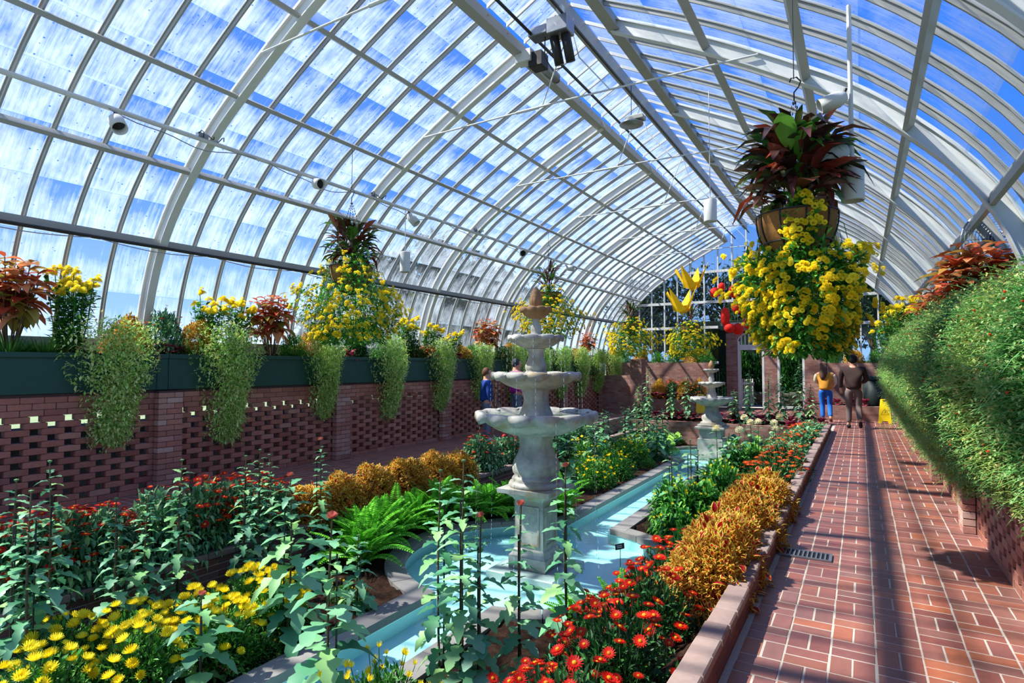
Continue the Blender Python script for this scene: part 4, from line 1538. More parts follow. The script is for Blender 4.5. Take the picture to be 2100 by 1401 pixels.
P = at(1271, 1121, 1, 6.1)
pl = empty('plant_label', (P[0], P[1], P[2] - 0.4), -0.1)
tag(pl, 'small black plant label on a stake beside the pool, among red flowers', 'plant label')
o = MB().box(-0.055, 0.055, -0.003, 0.003, -0.03, 0.03).obj('plate', MAT['black_print'], pl); o.location = (0, 0, 0.4); o.rotation_euler = (-0.5, -0.35, 0)
for z in (0.008, -0.010): MB().box(-0.035, 0.03, -0.0045, -0.003, z - 0.003, z + 0.003).obj('printed_line', MAT['white_paint'], o)
MB().tube([(0, 0.01, 0.38), (0, 0.01, -0.1)], 0.004, 5).obj('stake', MAT['dark_metal'], pl)

# ------------------------------------------------------------------ people
def skin_mesh(name, chains, mat, sub=2):
    """chains: list of [(x, y, z, r), ...]; equal points are shared, so limbs grow out of one body."""
    verts, edges, rad, idx = [], [], [], {}
    for ch in chains:
        prev = None
        for x, y, z, r in ch:
            key = (round(x, 4), round(y, 4), round(z, 4))
            if key not in idx:
                idx[key] = len(verts); verts.append((x, y, z)); rad.append(r)
            i = idx[key]
            if prev is not None and prev != i: edges.append((prev, i))
            prev = i
    me = bpy.data.meshes.new(name)
    me.from_pydata(verts, edges, [])
    o = bpy.data.objects.new(name, me)
    COL.objects.link(o)
    o.modifiers.new('skin', 'SKIN')
    if not me.skin_vertices: 
        bpy.context.view_layer.update()
    sv = me.skin_vertices[0].data
    for i, r in enumerate(rad): sv[i].radius = (r, r) if not hasattr(r, '__len__') else r
    sv[0].use_root = True
    ss = o.modifiers.new('sub', 'SUBSURF'); ss.levels = sub; ss.render_levels = sub
    dg = bpy.context.evaluated_depsgraph_get()
    m2 = bpy.data.meshes.new_from_object(o.evaluated_get(dg))
    bpy.data.objects.remove(o)
    m2.materials.clear(); m2.materials.append(mat)
    for p in m2.polygons: p.use_smooth = True
    m2.name = name
    return m2


plain('skin', 'c98f74', 0.55, var=0.05)


def hand(w, d):
    """Palm and five curled fingers from wrist w pointing along d (unit-ish)."""
    w, d = np.array(w), np.array(d) / np.linalg.norm(d)
    s = np.cross(d, [0.1, 1, 0.2]); s /= np.linalg.norm(s)
    n = np.cross(s, d)
    palm = w + d * 0.05
    ch = [[(*w, 0.024), (*palm, 0.028)]]
    for k, (o, L) in enumerate(((-0.03, 0.055), (-0.011, 0.068), (0.009, 0.064), (0.027, 0.05))):
        a = palm + s * o + d * 0.03
        ch.append([(*palm, 0.028), (*a, 0.010), (*(a + d * L * 0.6 + n * 0.012), 0.009), (*(a + d * L * 0.9 + n * 0.035), 0.008)])
    a = w + d * 0.025 - s * 0.034
    ch.append([(*w, 0.024), (*a, 0.011), (*(a + d * 0.03 - s * 0.012 + n * 0.012), 0.010)])
    return ch


def person(loc, rz, h, top_m, leg_m, shoe_m, hair_m, lab, pose, hair='short', sleeve_m=None, belly=1.0, sh=1.0):
    k = h / 1.75
    p = empty('person', loc, rz, k)
    tag(p, lab, 'person')
    P = pose
    pel = (0, 0, 0.98)
    hipL, hipR = (-0.10, 0, 0.93), (0.10, 0, 0.93)
    chest, neck = (0, 0.0, 1.34), (0, P.get('lean', 0.0), 1.50)
    hd = (P.get('hx', 0), neck[1] + 0.02, 1.60)
    hd2 = (P.get('hx', 0) * 1.6, neck[1] + 0.03, 1.69)
    sl, sr = (-0.19 * sh, 0, 1.43), (0.19 * sh, 0, 1.43)
    el, wl_, er, wr_ = P['el'], P['wl'], P['er'], P['wr']
    kl, al, tl2, kr, ar_, tr2 = P['kl'], P['al'], P['tl'], P['kr'], P['ar'], P['tr']
    body = [[(*pel, 0.12), (0, 0, 1.14, 0.115), (*chest, 0.13), (*neck, 0.06), (*hd, 0.098), (*hd2, 0.105), (hd2[0], hd2[1], 1.735, 0.085)],
            [(*chest, 0.13), (*sl, 0.055), (*el, 0.042), (*wl_, 0.026)], [(*chest, 0.13), (*sr, 0.055), (*er, 0.042), (*wr_, 0.026)],
            [(*pel, 0.12), (*hipL, 0.085), (*kl, 0.055), (*al, 0.038), (*tl2, 0.03)], [(*pel, 0.12), (*hipR, 0.085), (*kr, 0.055), (*ar_, 0.038), (*tr2, 0.03)],
            [(*hd, 0.098), (hd[0], hd[1] + 0.105, 1.605, 0.016)],
            [(*hd, 0.098), (hd[0] - 0.088, hd[1], 1.62, 0.016)], [(*hd, 0.098), (hd[0] + 0.088, hd[1], 1.62, 0.016)]]
    for w_, e_ in ((wl_, el), (wr_, er)):
        body += hand(w_, np.array(w_) - np.array(e_))
    inst('body', skin_mesh('body', body, MAT['skin']), p)
    fc = MB()
    for sx in (-0.032, 0.032): fc.ball((hd[0] + sx, hd[1] + 0.078, 1.645), 0.014, 6)
    fc.obj('eyes', MAT['black_print'], p)
    fc = MB(); fc.ball((hd[0], hd[1] + 0.082, 1.565), (0.025, 0.008, 0.008), 6); fc.obj('mouth', MAT['red_glass'], p)
    b = belly
    jac = [[(0, 0, 0.93, 0.15 * b), (0, 0, 1.03, 0.152 * b), (0, 0, 1.16, 0.152 * b), (*chest, 0.165 * b), (0, neck[1] * 0.8, 1.47, 0.085)]]
    inst('jacket', skin_mesh('jacket', jac + ([[(*chest, 0.165 * b), (*sl, 0.078), (*(np.array(sl) * 0.45 + np.array(el) * 0.55), 0.066)], [(*chest, 0.165 * b), (*sr, 0.078), (*(np.array(sr) * 0.45 + np.array(er) * 0.55), 0.066)]] if False else
         ([[(*chest, 0.165 * b), (*sl, 0.08), (*el, 0.062), (*(np.array(wl_) * 0.92 + np.array(el) * 0.08), 0.045)], [(*chest, 0.165 * b), (*sr, 0.08), (*er, 0.062), (*(np.array(wr_) * 0.92 + np.array(er) * 0.08), 0.045)]] if sleeve_m is None else [[(*chest, 0.165 * b), (*sl, 0.072)], [(*chest, 0.165 * b), (*sr, 0.072)]])), top_m), p)
    if sleeve_m is not None:
        for s_, e_, w_ in ((sl, el, wl_), (sr, er, wr_)):
            inst('sleeve', skin_mesh('sleeve', [[(*s_, 0.072), (*e_, 0.062), (*(np.array(w_) * 0.9 + np.array(e_) * 0.1), 0.042)]], sleeve_m), p)
    tro = [[(0, 0, 1.02, 0.13 * b), (*pel, 0.135 * b), (*hipL, 0.095 * b), (*(np.array(hipL) * 0.5 + np.array(kl) * 0.5), 0.092), (*kl, 0.074), (*(np.array(al) * 0.9 + np.array(kl) * 0.1), 0.062)], [(*pel, 0.135 * b), (*hipR, 0.095 * b), (*(np.array(hipR) * 0.5 + np.array(kr) * 0.5), 0.092), (*kr, 0.074), (*(np.array(ar_) * 0.9 + np.array(kr) * 0.1), 0.062)]]
    inst('trousers', skin_mesh('trousers', tro, leg_m), p)
    for a_, t_ in ((al, tl2), (ar_, tr2)):
        a_, t_ = np.array(a_), np.array(t_)
        he = a_ + (a_ - t_) * 0.25; he[2] = a_[2] - 0.035
        inst('shoe', skin_mesh('shoe', [[(*(a_ + [0, 0, 0.02]), 0.05), (*he, 0.045), (*(he * 0.4 + t_ * 0.6), 0.046), (*t_, 0.038)]], shoe_m), p)
    hr = MB()
    hr.ball((hd[0], hd[1] - 0.03, 1.672), (0.104, 0.106, 0.118), 16)
    if hair == 'long':
        hr.tube([(hd[0], hd[1] - 0.06, 1.68), (hd[0], hd[1] - 0.085, 1.56), (hd[0] - 0.01, hd[1] - 0.125, 1.44), (hd[0] - 0.02, hd[1] - 0.15, 1.32), (hd[0] - 0.02, hd[1] - 0.15, 1.24)], [0.085, 0.105, 0.105, 0.085, 0.04], 12)
    hr.obj('hair', hair_m, p, True)
    return p


for nm, c_ in (('cloth_tan', 'c98a2c'), ('cloth_cream', 'd8c8a8'), ('denim_blue', '1560b8'), ('hair_brown', '5c4032'), ('shoe_brown', '6a4a34'), ('cloth_brown', '3a2622'), ('cloth_taupe', '6c5e5a'), ('hair_black', '15110f'), ('shoe_black', '16181c'),
               ('cloth_blue', '123c86'), ('hair_auburn', '6a4630'), ('denim_grey', '6a7486'), ('cloth_purple', 'a01486'), ('hair_grey', '3c3c40'), ('shoe_white', 'c8c4bc')):
    plain(nm, c_, 0.85, var=0.18, scale=9)

walk = dict(el=(-0.27, 0.02, 1.18), wl=(-0.26, 0.10, 0.95), er=(0.28, 0.0, 1.18), wr=(0.20, 0.24, 1.10),
            kl=(-0.10, 0.06, 0.50), al=(-0.11, 0.05, 0.075), tl=(-0.12, 0.20, 0.035), kr=(0.10, 0.05, 0.50), ar=(0.12, -0.26, 0.17), tr=(0.13, -0.17, 0.045), lean=0.02)
wom = dict(el=(-0.27, 0.06, 1.20), wl=(-0.14, 0.26, 1.12), er=(0.26, 0.05, 1.18), wr=(0.16, 0.24, 1.02),
           kl=(-0.09, 0.06, 0.50), al=(-0.08, 0.02, 0.075), tl=(-0.10, 0.16, 0.035), kr=(0.10, 0.06, 0.50), ar=(0.14, -0.16, 0.12), tr=(0.15, -0.06, 0.04), lean=0.02, hx=-0.03)
P = at(1752, 879, 2, 0.0)
person((P[0], P[1], 0), 0.05, 1.76, MAT['cloth_brown'], MAT['cloth_taupe'], MAT['shoe_black'], MAT['hair_black'], 'person with short black hair, brown sweater and taupe trousers walking away', walk, 'short', None, 1.22, 1.15)
P = at(1694, 866, 2, 0.0)
person((P[0], P[1], 0), -0.05, 1.60, MAT['cloth_tan'], MAT['denim_blue'], MAT['shoe_brown'], MAT['hair_brown'], 'person with long brown hair, tan vest and blue jeans walking away', wom, 'long', MAT['cloth_cream'], 1.2, 1.1)
stand = dict(el=(-0.26, 0.0, 1.18), wl=(-0.25, 0.06, 0.94), er=(0.26, 0.0, 1.18), wr=(0.25, 0.06, 0.94),
             kl=(-0.10, 0.03, 0.50), al=(-0.11, 0.0, 0.075), tl=(-0.12, 0.15, 0.035), kr=(0.10, 0.03, 0.50), ar=(0.11, 0.0, 0.075), tr=(0.12, 0.15, 0.035), lean=0.01)
P = at(997, 800, 0, -6.62)
person((-6.62, P[1], 0), -0.75, 1.46, MAT['cloth_blue'], MAT['denim_grey'], MAT['shoe_white'], MAT['hair_auburn'], 'child with auburn hair and blue jacket standing behind the fountain basin', stand, 'short', None, 1.1, 1.0)
P = at(1058, 800, 0, -6.75)
person((-6.75, P[1], 0), -0.6, 1.66, MAT['cloth_purple'], MAT['denim_grey'], MAT['shoe_black'], MAT['hair_grey'], 'person with dark hair and purple jacket standing behind the fountain', stand, 'short', None, 1.12, 1.0)

# ------------------------------------------------------------------ leaf, frond and flower shapes
def strip_leaf(xs, ws, zc, fold=0.15, tint=None, notch=None):
    """Leaf along +x: stations xs with half widths ws, centre height zc, sides raised by fold * width."""
    v, f, t = [], [], []
    for x, w, z in zip(xs, ws, zc): v += [(x, w, z + fold * w), (x, 0, z), (x, -w, z + fold * w)]
    for i in range(len(xs) - 1):
        a, b = 3 * i, 3 * i + 3
        for k in (0, 1): f.append((a + k, a + k + 1, b + k + 1, b + k)); t.append(0.0)
    return np.array(v, float), f, t


T_SMALL = (np.array([(0, 0, 0), (0.5, 0.24, 0.06), (1, 0, -0.04), (0.5, -0.24, 0.06)], float), [(0, 2, 1), (0, 3, 2)], [0.0, 0.0])
T_NEEDLE = (np.array([(0, 0.03, 0), (0, -0.03, 0), (1, 0, 0)], float), [(0, 1, 2)], [0.0])
T_OVATE = strip_leaf([0, 0.12, 0.4, 0.7, 1.0], [0.02, 0.16, 0.27, 0.2, 0.01], [0, 0.03, 0.04, -0.02, -0.16], 0.25)
T_STRAP = strip_leaf([0, 0.2, 0.45, 0.75, 1.0], [0.02, 0.07, 0.10, 0.09, 0.01], [0, 0.06, 0.08, 0.02, -0.14], 0.3)
_x = [0, 0.14, 0.17, 0.27, 0.36, 0.42, 0.54, 0.63, 0.68, 0.80, 0.86, 1.0]
T_LOBED = strip_leaf(_x, [0.015, 0.02, 0.12, 0.25, 0.22, 0.13, 0.29, 0.26, 0.14, 0.19, 0.15, 0.03], [0.02 + 0.30 * x - 0.62 * x * x for x in _x], 0.22)
v_, f_, t_ = [], [], []
for x, wo, z in ((0, 0.04, 0), (0.22, 0.30, 0.05), (0.5, 0.34, 0.05), (0.8, 0.2, -0.02), (1.0, 0.03, -0.14)):
    for k in (1, 0.7, 0, -0.7, -1): v_.append((x, k * wo, z + 0.2 * abs(k) * wo - (0.05 if abs(k) == 1 else 0)))
for i in range(4):
    for k in range(4):
        f_.append((5 * i + k, 5 * i + k + 1, 5 * i + k + 6, 5 * i + k + 5)); t_.append(0.5 if k in (0, 3) else 0.0)
T_COLEUS = (np.array(v_, float), f_, t_)
T_COLEUS_S = (np.array([(0, 0, 0), (0.45, 0.36, 0.08), (1, 0, -0.06), (0.45, -0.36, 0.08), (0.2, 0, 0.03), (0.47, 0.2, 0.065), (0.8, 0, -0.02), (0.47, -0.2, 0.065)], float),
              [(4, 6, 5), (4, 7, 6), (0, 4, 5, 1), (1, 5, 6, 2), (2, 6, 7, 3), (3, 7, 4, 0)], [0, 0, 0.5, 0.5, 0.5, 0.5])


def frond_geo(n=24, arch=0.6):
    v, f, t = [], [], []
    def c(q): return np.array([q * (1 - 0.12 * q), 0, 0.75 * q - arch * q * q])
    pts = [c(q) for q in np.linspace(0, 1, 8)]
    tv, tf = tube_geo(pts, np.linspace(0.008, 0.002, 8), 4)
    v += list(tv); f += list(tf); t += [0.1] * len(tf)
    for k in range(n):
        q = 0.1 + 0.88 * k / n
        p, L = c(q), 0.13 * math.sin(math.pi * min(1, (0.18 + 0.82 * q)) ** 0.85) + 0.02
        for s_ in (-1, 1):
            b = len(v)
            v += [p, p + [0.03, s_ * L * 0.5, 0.012], p + [0.028, s_ * L, -0.012], p + [-0.012, s_ * L * 0.55, 0.012]]
            f.append((b, b + 1, b + 2, b + 3) if s_ > 0 else (b, b + 3, b + 2, b + 1)); t.append(0.3 + 0.4 * (k % 3) / 2)
    return np.array(v, float), f, t


def daisy_geo(n=15, layers=2, cup=0.15, eye=0.28, plen=1.0, wide=0.13):
    """Flower of radius 1 facing +z."""
    v, f, t = [], [], []
    for l in range(layers):
        R = plen * (1 - 0.2 * l)
        for k in range(n):
            a = 2 * math.pi * (k + 0.5 * l) / n
            ca, sa = math.cos(a), math.sin(a)
            def P(r, w, z): return (r * ca - w * sa, r * sa + w * ca, z)
            b = len(v)
            zz = 0.06 * l
            v += [P(0.15, 0.04, zz), P(0.15, -0.04, zz), P(R * 0.6, -wide, zz + cup * 0.5 * R), P(R, -wide * 0.35, zz + cup * R * (1 + l)), P(R, wide * 0.35, zz + cup * R * (1 + l)), P(R * 0.6, wide, zz + cup * 0.5 * R)]
            f += [(b, b + 1, b + 2, b + 5), (b + 5, b + 2, b + 3, b + 4)]
            t += [0.02 * (k % 5) + 0.1 * l] * 2
    if eye > 0:
        b = len(v)
        ev, ef = lathe_geo([(eye, 0.08), (eye * 0.9, 0.2), (eye * 0.5, 0.27), (0.0, 0.28)], 8)
        v += list(ev); f += [tuple(b + q for q in g) for g in ef]; t += [0.8] * len(ef)
    return np.array(v, float), f, t


def pom_geo(n_heads=1, seed=0, spread=0.0):
    """Ball-shaped flower head(s) of layered petals."""
    r_ = np.random.default_rng(seed)
    v, f, t = [], [], []
    for h in range(n_heads):
        o = r_.normal(0, spread, 3) if n_heads > 1 else np.zeros(3)
        o[2] = abs(o[2]) * 0.6
        s_ = 1.0 if n_heads == 1 else r_.uniform(0.45, 0.62)
        for l, (el, m) in enumerate(((-0.35, 9), (0.1, 10), (0.55, 9), (0.95, 6), (1.35, 3))):
            for k in range(m):
                a = 2 * math.pi * (k + 0.5 * (l % 2)) / m
                d = np.array([math.cos(el) * math.cos(a), math.cos(el) * math.sin(a), math.sin(el)])
                u = np.array([-math.sin(a), math.cos(a), 0])
                w = np.cross(d, u)
                b = len(v)
                v += [o + s_ * (0.35 * d), o + s_ * (0.85 * d + 0.27 * u - 0.05 * w), o + s_ * (1.0 * d + 0.1 * w), o + s_ * (0.85 * d - 0.27 * u - 0.05 * w)]
                f.append((b, b + 1, b + 2, b + 3)); t.append(r_.uniform(0, 0.3))
    return np.array(v, float), f, t


def tmesh(name, tm, mat, smooth=False, s=1.0):
    return MB().add(tm[0] * s, tm[1], tm[2]).mesh(name, mat, smooth)


# foliage and flower colours
leafy('leaf_mum', ['2a5c3a', '447f50', '62a068', '84b482', 'a0c070'], 0.5, 0.25, 0.35)
leafy('leaf_mum_obj', ['3a7450', '52946a', '68a874', '8abc94', '7cb870', 'a0cc80'], 0.5, 0.25, 0.35, True)
leafy('leaf_dark', ['0d2a14', '1f4a20', '2f6a2c', '4a843a'], 0.5, 0.22)
leafy('leaf_green', ['1c4a18', '357a28', '55a038', '7cbc4c'], 0.5, 0.3)
leafy('leaf_fern', ['3c8a1c', '5cb02c', '83cf40', 'a8e060'], 0.5, 0.35, 0.3, False)
leafy('leaf_trail', ['549034', '88bc4c', 'b4dc6c', 'd0e888', 'e4eca0', 'd0a050'], 0.55, 0.3)
leafy('leaf_trail_r', ['1c6a28', '34843a', '58a04c', '84b664', 'b0cc84', 'b86c3c'], 0.55, 0.3)
leafy('leaf_trail_o', ['2c5c20', '4a8030', '72a044', '98b85c', 'bcc878', 'b8703c'], 0.55, 0.3)
leafy('leaf_coleus', [('a0141c', 0.0), ('c82a24', 0.22), ('dc5030', 0.44), ('dcc048', 0.5), ('d4c84c', 0.75), ('a8c44c', 1.0)], 0.55, 0.42)
leafy('leaf_copper', ['a03420', 'c8583a', 'e07a50', 'd89460', 'b8843c', '94943c', 'c84a38'], 0.45, 0.3, 0.4, True)
leafy('leaf_croton', ['2c2018', '4c2a22', '743028', '38602a', '68a438', '2c5028', '402824', 'b0442e'], 0.35, 0.2, 0.5, True)
leafy('leaf_heuchera', ['5a1428', '8a1f38', 'a83048', '701830', 'b84a58'], 0.5, 0.25, 0.4, True)
leafy('leaf_lettuce', ['5a9a2c', '8cc83c', 'a8d85c', '2c5a5a', '3a6a6c', '74b83c'], 0.5, 0.3, 0.4, True)
leafy('leaf_grass', ['2a5a1c', '44802c', '64a03c'], 0.5, 0.3)
leafy('leaf_basket', ['1f5a20', '3a842e', '58a43c', '80bc54'], 0.5, 0.3)
leafy('leaf_tree', ['122414', '1f3a1f', '30502a'], 0.6, 0.2)
petal('flower_red', ['c41408', 'e02a12', 'b00c08', 'd8200c'], 'e8a820')
petal('flower_orange', ['c83a14', 'e0561c', 'd0441c'], 'd8941c')
petal('flower_yellow', ['ffe620', 'fff040', 'fadc10'], 'f6d010')
petal('flower_gold', ['ffe428', 'fff048', 'fad818'], 'e8b000')
petal('flower_pink', ['c8604c', 'd87c6a', 'b85848'], 'd88a5c')
petal('flower_cream', ['ece0a8', 'f4eccc', 'e4d48c'], 'e8cc70')
plain('stem_green', '4c7040', 0.6)
plain('stem_brown', '5a4630', 0.7)
plain('stake', '1c2420', 0.5)
plain('coir', '8a5c2c', 0.95, var=0.45, scale=30, bump=0.6)
plain('bark', '4a3c30', 0.9, var=0.3)

F_RED = tmesh('flower', daisy_geo(15, 2, 0.12, 0.26), MAT['flower_red'], s=0.042)
F_ORANGE = tmesh('flower', daisy_geo(12, 2, 0.12, 0.26), MAT['flower_orange'], s=0.038)
F_YEL = tmesh('flower', daisy_geo(13, 3, 0.45, 0.2), MAT['flower_yellow'], s=0.038)
F_BUD = tmesh('flower', daisy_geo(9, 2, 1.0, 0.3, 0.8), MAT['flower_yellow'], s=0.022)
F_POM = [tmesh('flower', pom_geo(5, k, 0.55), MAT['flower_gold'], s=0.030) for k in range(3)]
F_PINK = tmesh('flower', daisy_geo(18, 3, 0.5, 0.25), MAT['flower_pink'], s=0.034)
F_CREAM = tmesh('flower', pom_geo(1, 9), MAT['flower_cream'], s=0.085)
F_PUFF = [tmesh('flower_head', pom_geo(9, 20 + k, 0.62), MAT['flower_gold'], s=0.062) for k in range(2)]
L_MUM = [tmesh('leaf', (T_LOBED[0] * [1, w, d], T_LOBED[1], T_LOBED[2]), MAT['leaf_mum_obj'], True) for w, d in ((1, 1), (0.85, 1.4), (1.1, 0.6))]
L_COPPER = [tmesh('leaf', (T_OVATE[0] * [1, w, d], T_OVATE[1], T_OVATE[2]), MAT['leaf_copper'], True) for w, d in ((1.1, 1), (0.9, 1.6))]
L_CROTON = [tmesh('leaf', (T_STRAP[0] * [1, w, d], T_STRAP[1], T_STRAP[2]), MAT['leaf_croton'], True) for w, d in ((1.6, 1.6), (1.2, 2.6), (2.2, 0.8))]
L_HEUCH = tmesh('leaf', (T_LOBED[0] * [0.8, 1.5, 0.7], T_LOBED[1], T_LOBED[2]), MAT['leaf_heuchera'], True)
L_LETT = tmesh('leaf', (T_LOBED[0] * [0.8, 1.6, -0.4], T_LOBED[1], T_LOBED[2]), MAT['leaf_lettuce'], True)
FROND = [tmesh('frond', frond_geo(26, a), MAT['leaf_fern']) for a in (0.45, 0.62, 0.8)]


def dirs(n, zmin=-0.1, r_=rng):
    z = r_.uniform(zmin, 1, n)
    a = r_.uniform(0, 2 * math.pi, n)
    q = np.sqrt(np.maximum(0, 1 - z * z))
    return np.stack([q * np.cos(a), q * np.sin(a), z], 1)


def dome_foliage(name, mat, n, leaf, tm, seed, inner=0.55, droop=0.2, zmin=0.0):
    """Leaves filling a unit dome (radius 1, height 1)."""
    r_ = np.random.default_rng(seed)
    d = dirs(n, zmin, r_)
    rad = r_.uniform(inner ** 2, 1, n) ** 0.5
    pos = d * rad[:, None] * (1 + 0.12 * np.sin(5 * d[:, :1] + seed) * np.cos(4 * d[:, 1:2]))
    pos[:, 2] = np.maximum(pos[:, 2], 0.02)
    ax = d + r_.normal(0, 0.55, d.shape)
    ax[:, 2] -= droop
    M = orient(ax)
    mb = MB()
    mb.scatter(tm, pos, M, leaf * r_.uniform(0.7, 1.3, n), r_.uniform(0, 0.99 if max(tm[2]) == 0 else 0.30, n))
    for k in range(26):
        e = dirs(1, 0.3, r_)[0]
        mb.tube([(0.1 * e[0], 0.1 * e[1], 0), tuple(0.5 * e), tuple(0.92 * e)], [0.016, 0.011, 0.006], 4, 0.1)
    return mb.mesh(name, mat)


VAR = {}
for k in range(3):
    VAR['mum', k] = dome_foliage('foliage', MAT['leaf_mum'], 1500, 0.17, (T_LOBED[0][[0, 1, 2, 9, 10, 11, 18, 19, 20, 33, 34, 35]], [(0, 1, 4, 3), (1, 2, 5, 4), (3, 4, 7, 6), (4, 5, 8, 7), (6, 7, 10, 9), (7, 8, 11, 10)], [0] * 6), 10 + k)
    VAR['dark', k] = dome_foliage('foliage', MAT['leaf_dark'], 1700, 0.15, T_SMALL, 20 + k)
    VAR['green', k] = dome_foliage('foliage', MAT['leaf_green'], 1700, 0.14, T_SMALL, 30 + k)
    VAR['broad', k] = dome_foliage('foliage', MAT['leaf_green'], 1100, 0.24, (T_LOBED[0][[0, 1, 2, 9, 10, 11, 18, 19, 20, 33, 34, 35]], [(0, 1, 4, 3), (1, 2, 5, 4), (3, 4, 7, 6), (4, 5, 8, 7), (6, 7, 10, 9), (7, 8, 11, 10)], [0] * 6), 60 + k)
    VAR['coleus', k] = dome_foliage('foliage', MAT['leaf_coleus'], 2600, 0.135, T_COLEUS_S, 40 + k, 0.8, 0.35)
    VAR['cushion', k] = dome_foliage('foliage', MAT['leaf_green'], 2200, 0.10, T_SMALL, 50 + k, 0.85, 0.0)
L_COLEUS = tmesh('leaf', T_COLEUS, MAT['leaf_coleus'])


def flower_parts(root, mesh, pts, nrm, s, stalk_to=None, name='flower'):
    for p, n_, q in zip(pts, nrm, s):
        n_ = Vector(n_).normalized()
        R = n_.to_track_quat('Z', 'Y')
        m_ = mesh[random.randrange(len(mesh))] if isinstance(mesh, list) else mesh
        inst(name, m_, root, M=Matrix.Translation(Vector(p)) @ R.to_matrix().to_4x4() @ Matrix.Rotation(random.uniform(0, 6.28), 4, 'Z') @ Matrix.Scale(float(q), 4))


def bush(name, loc, rx, ry, h, kind, lab, cat='plant', grp=None, flower=None, nf=0, fs=1.0, zmin=0.25, up=0.75, joined=False, seed=0, stalk=0.06):
    r_ = np.random.default_rng(seed + 1000)
    root = empty(name, loc)
    tag(root, lab, cat, grp)
    fo = inst('foliage', VAR[kind, seed % 3], root, (0, 0, 0), (0, 0, r_.uniform(0, 6.28)), (rx, ry, h))
    fo['kind'] = 'stuff'
    if flower is not None and nf:
        d = dirs(nf * 3, zmin, r_)
        keep = []
        for q in d:                                        # spread the flowers evenly
            if all(np.linalg.norm(q - k) > 1.15 / math.sqrt(nf) for k in keep): keep.append(q)
            if len(keep) >= nf: break
        d = np.array(keep)
        k = r_.uniform(0.98, 1.12, len(d))[:, None]
        pts = d * k * [rx, ry, h] + np.array([0, 0, stalk])
        nr = d * (1 - up) + np.array([0, 0, 1]) * up + r_.normal(0, 0.22, d.shape)
        s = fs * r_.uniform(0.75, 1.2, len(d))
        if joined:
            me = flower[0] if isinstance(flower, list) else flower
            vv = np.empty(len(me.vertices) * 3); me.vertices.foreach_get('co', vv)
            tt = np.empty(len(me.polygons)); me.attributes['tint'].data.foreach_get('value', tt)
            ff = [tuple(p.vertices) for p in me.polygons]
            z = nr / np.linalg.norm(nr, axis=1)[:, None]
            M = orient(np.cross(z, [0.3, 1, 0.1]), z)
            mb = MB().scatter((vv.reshape(-1, 3), ff, tt), pts, M, s, np.zeros(len(d)))
            mb.obj('flowers', me.materials[0], root, kind='stuff')
        else:
            flower_parts(root, flower, pts, nr, s)
        st = MB()
        for p in pts[:160]: st.tube([p * [0.6, 0.6, 0.45], p * [0.9, 0.9, 0.85], p - [0, 0, 0.004]], 0.0028, 3)
        st.obj('stalks', MAT['stem_green'], root, kind='stuff')
    return root


def top(px, py, X):
    P = at(px, py, 0, X)
    return P[1], P[2]


# ------------------------------------------------------------------ beds along the right kerb
# near red daisies
g_ = 'red daisy bushes beside the kerb'
red_near = [(-1.42, 1.95, 0.34, 0.42, 40), (-1.16, 2.40, 0.32, 0.48, 46), (-1.52, 2.75, 0.34, 0.50, 46), (-1.14, 3.05, 0.32, 0.50, 48), (-1.46, 3.45, 0.34, 0.54, 48), (-1.16, 3.70, 0.30, 0.52, 44), (-1.62, 4.10, 0.32, 0.52, 40), (-1.34, 4.45, 0.30, 0.56, 36), (-1.62, 4.85, 0.30, 0.50, 32), (-1.45, 5.40, 0.28, 0.50, 28)]
for i, (x, y, r, h, n) in enumerate(red_near):
    zb = float(z_right(np.array(x), 0)) - 0.03
    bush('red_chrysanthemum', (x, y, zb), r, r, h, 'dark', 'red daisy chrysanthemum bush between kerb and pool, %s from the near end' % ordn(i), 'flower bush', g_, F_RED, n, 0.9, 0.2, 0.75, seed=i, stalk=0.08)
# coleus spilling over the kerb
for i, (x, y) in enumerate(((-0.92, 4.15), (-0.91, 4.5), (-0.95, 4.95), (-0.92, 5.45), (-0.95, 5.95), (-0.90, 6.45), (-0.92, 6.9))):
    zb = -0.08
    b_ = bush('coleus', (x, y, zb), 0.31, 0.34, 0.46 + 0.04 * (i % 2), 'coleus', 'orange and yellow coleus mound spilling over the kerb, %s from the near end' % ordn(i), 'plant', 'coleus row on the kerb', seed=i)
    d = dirs(42, 0.05, np.random.default_rng(i + 70))
    for q in d:
        ax = q + np.random.default_rng(int(1000 * abs(q[0]))).normal(0, 0.4, 3); ax[2] -= 0.3
        inst('leaf', L_COLEUS, b_, M=M4(orient([ax])[0], q * [0.32, 0.35, 0.48], random.uniform(0.05, 0.085)))
# farther red daisies
for i, y in enumerate((7.5, 8.1, 8.7, 9.4, 10.2, 11.0, 11.9, 12.8)):
    bush('red_chrysanthemum', (-1.02 + 0.05 * math.sin(i), y, -0.16), 0.36, 0.42, 0.50, 'dark' if i < 4 else 'mum', 'orange-red daisy bush beyond the kerb coleus, %s from the near end' % ordn(i), 'flower bush', 'orange-red bushes along the kerb', F_ORANGE, 46 if i < 4 else 40, 0.9, 0.3, 0.8, joined=i > 1, seed=i + 3)
for i, y in enumerate((13.6, 14.4, 15.2)):
    bush('green_chrysanthemum', (-1.0, y, -0.15), 0.36, 0.42, 0.40, 'mum', 'leafy green chrysanthemum without flowers near the far kerb end, %s along' % ordn(i), 'plant', 'green bushes at the kerb end', seed=i)
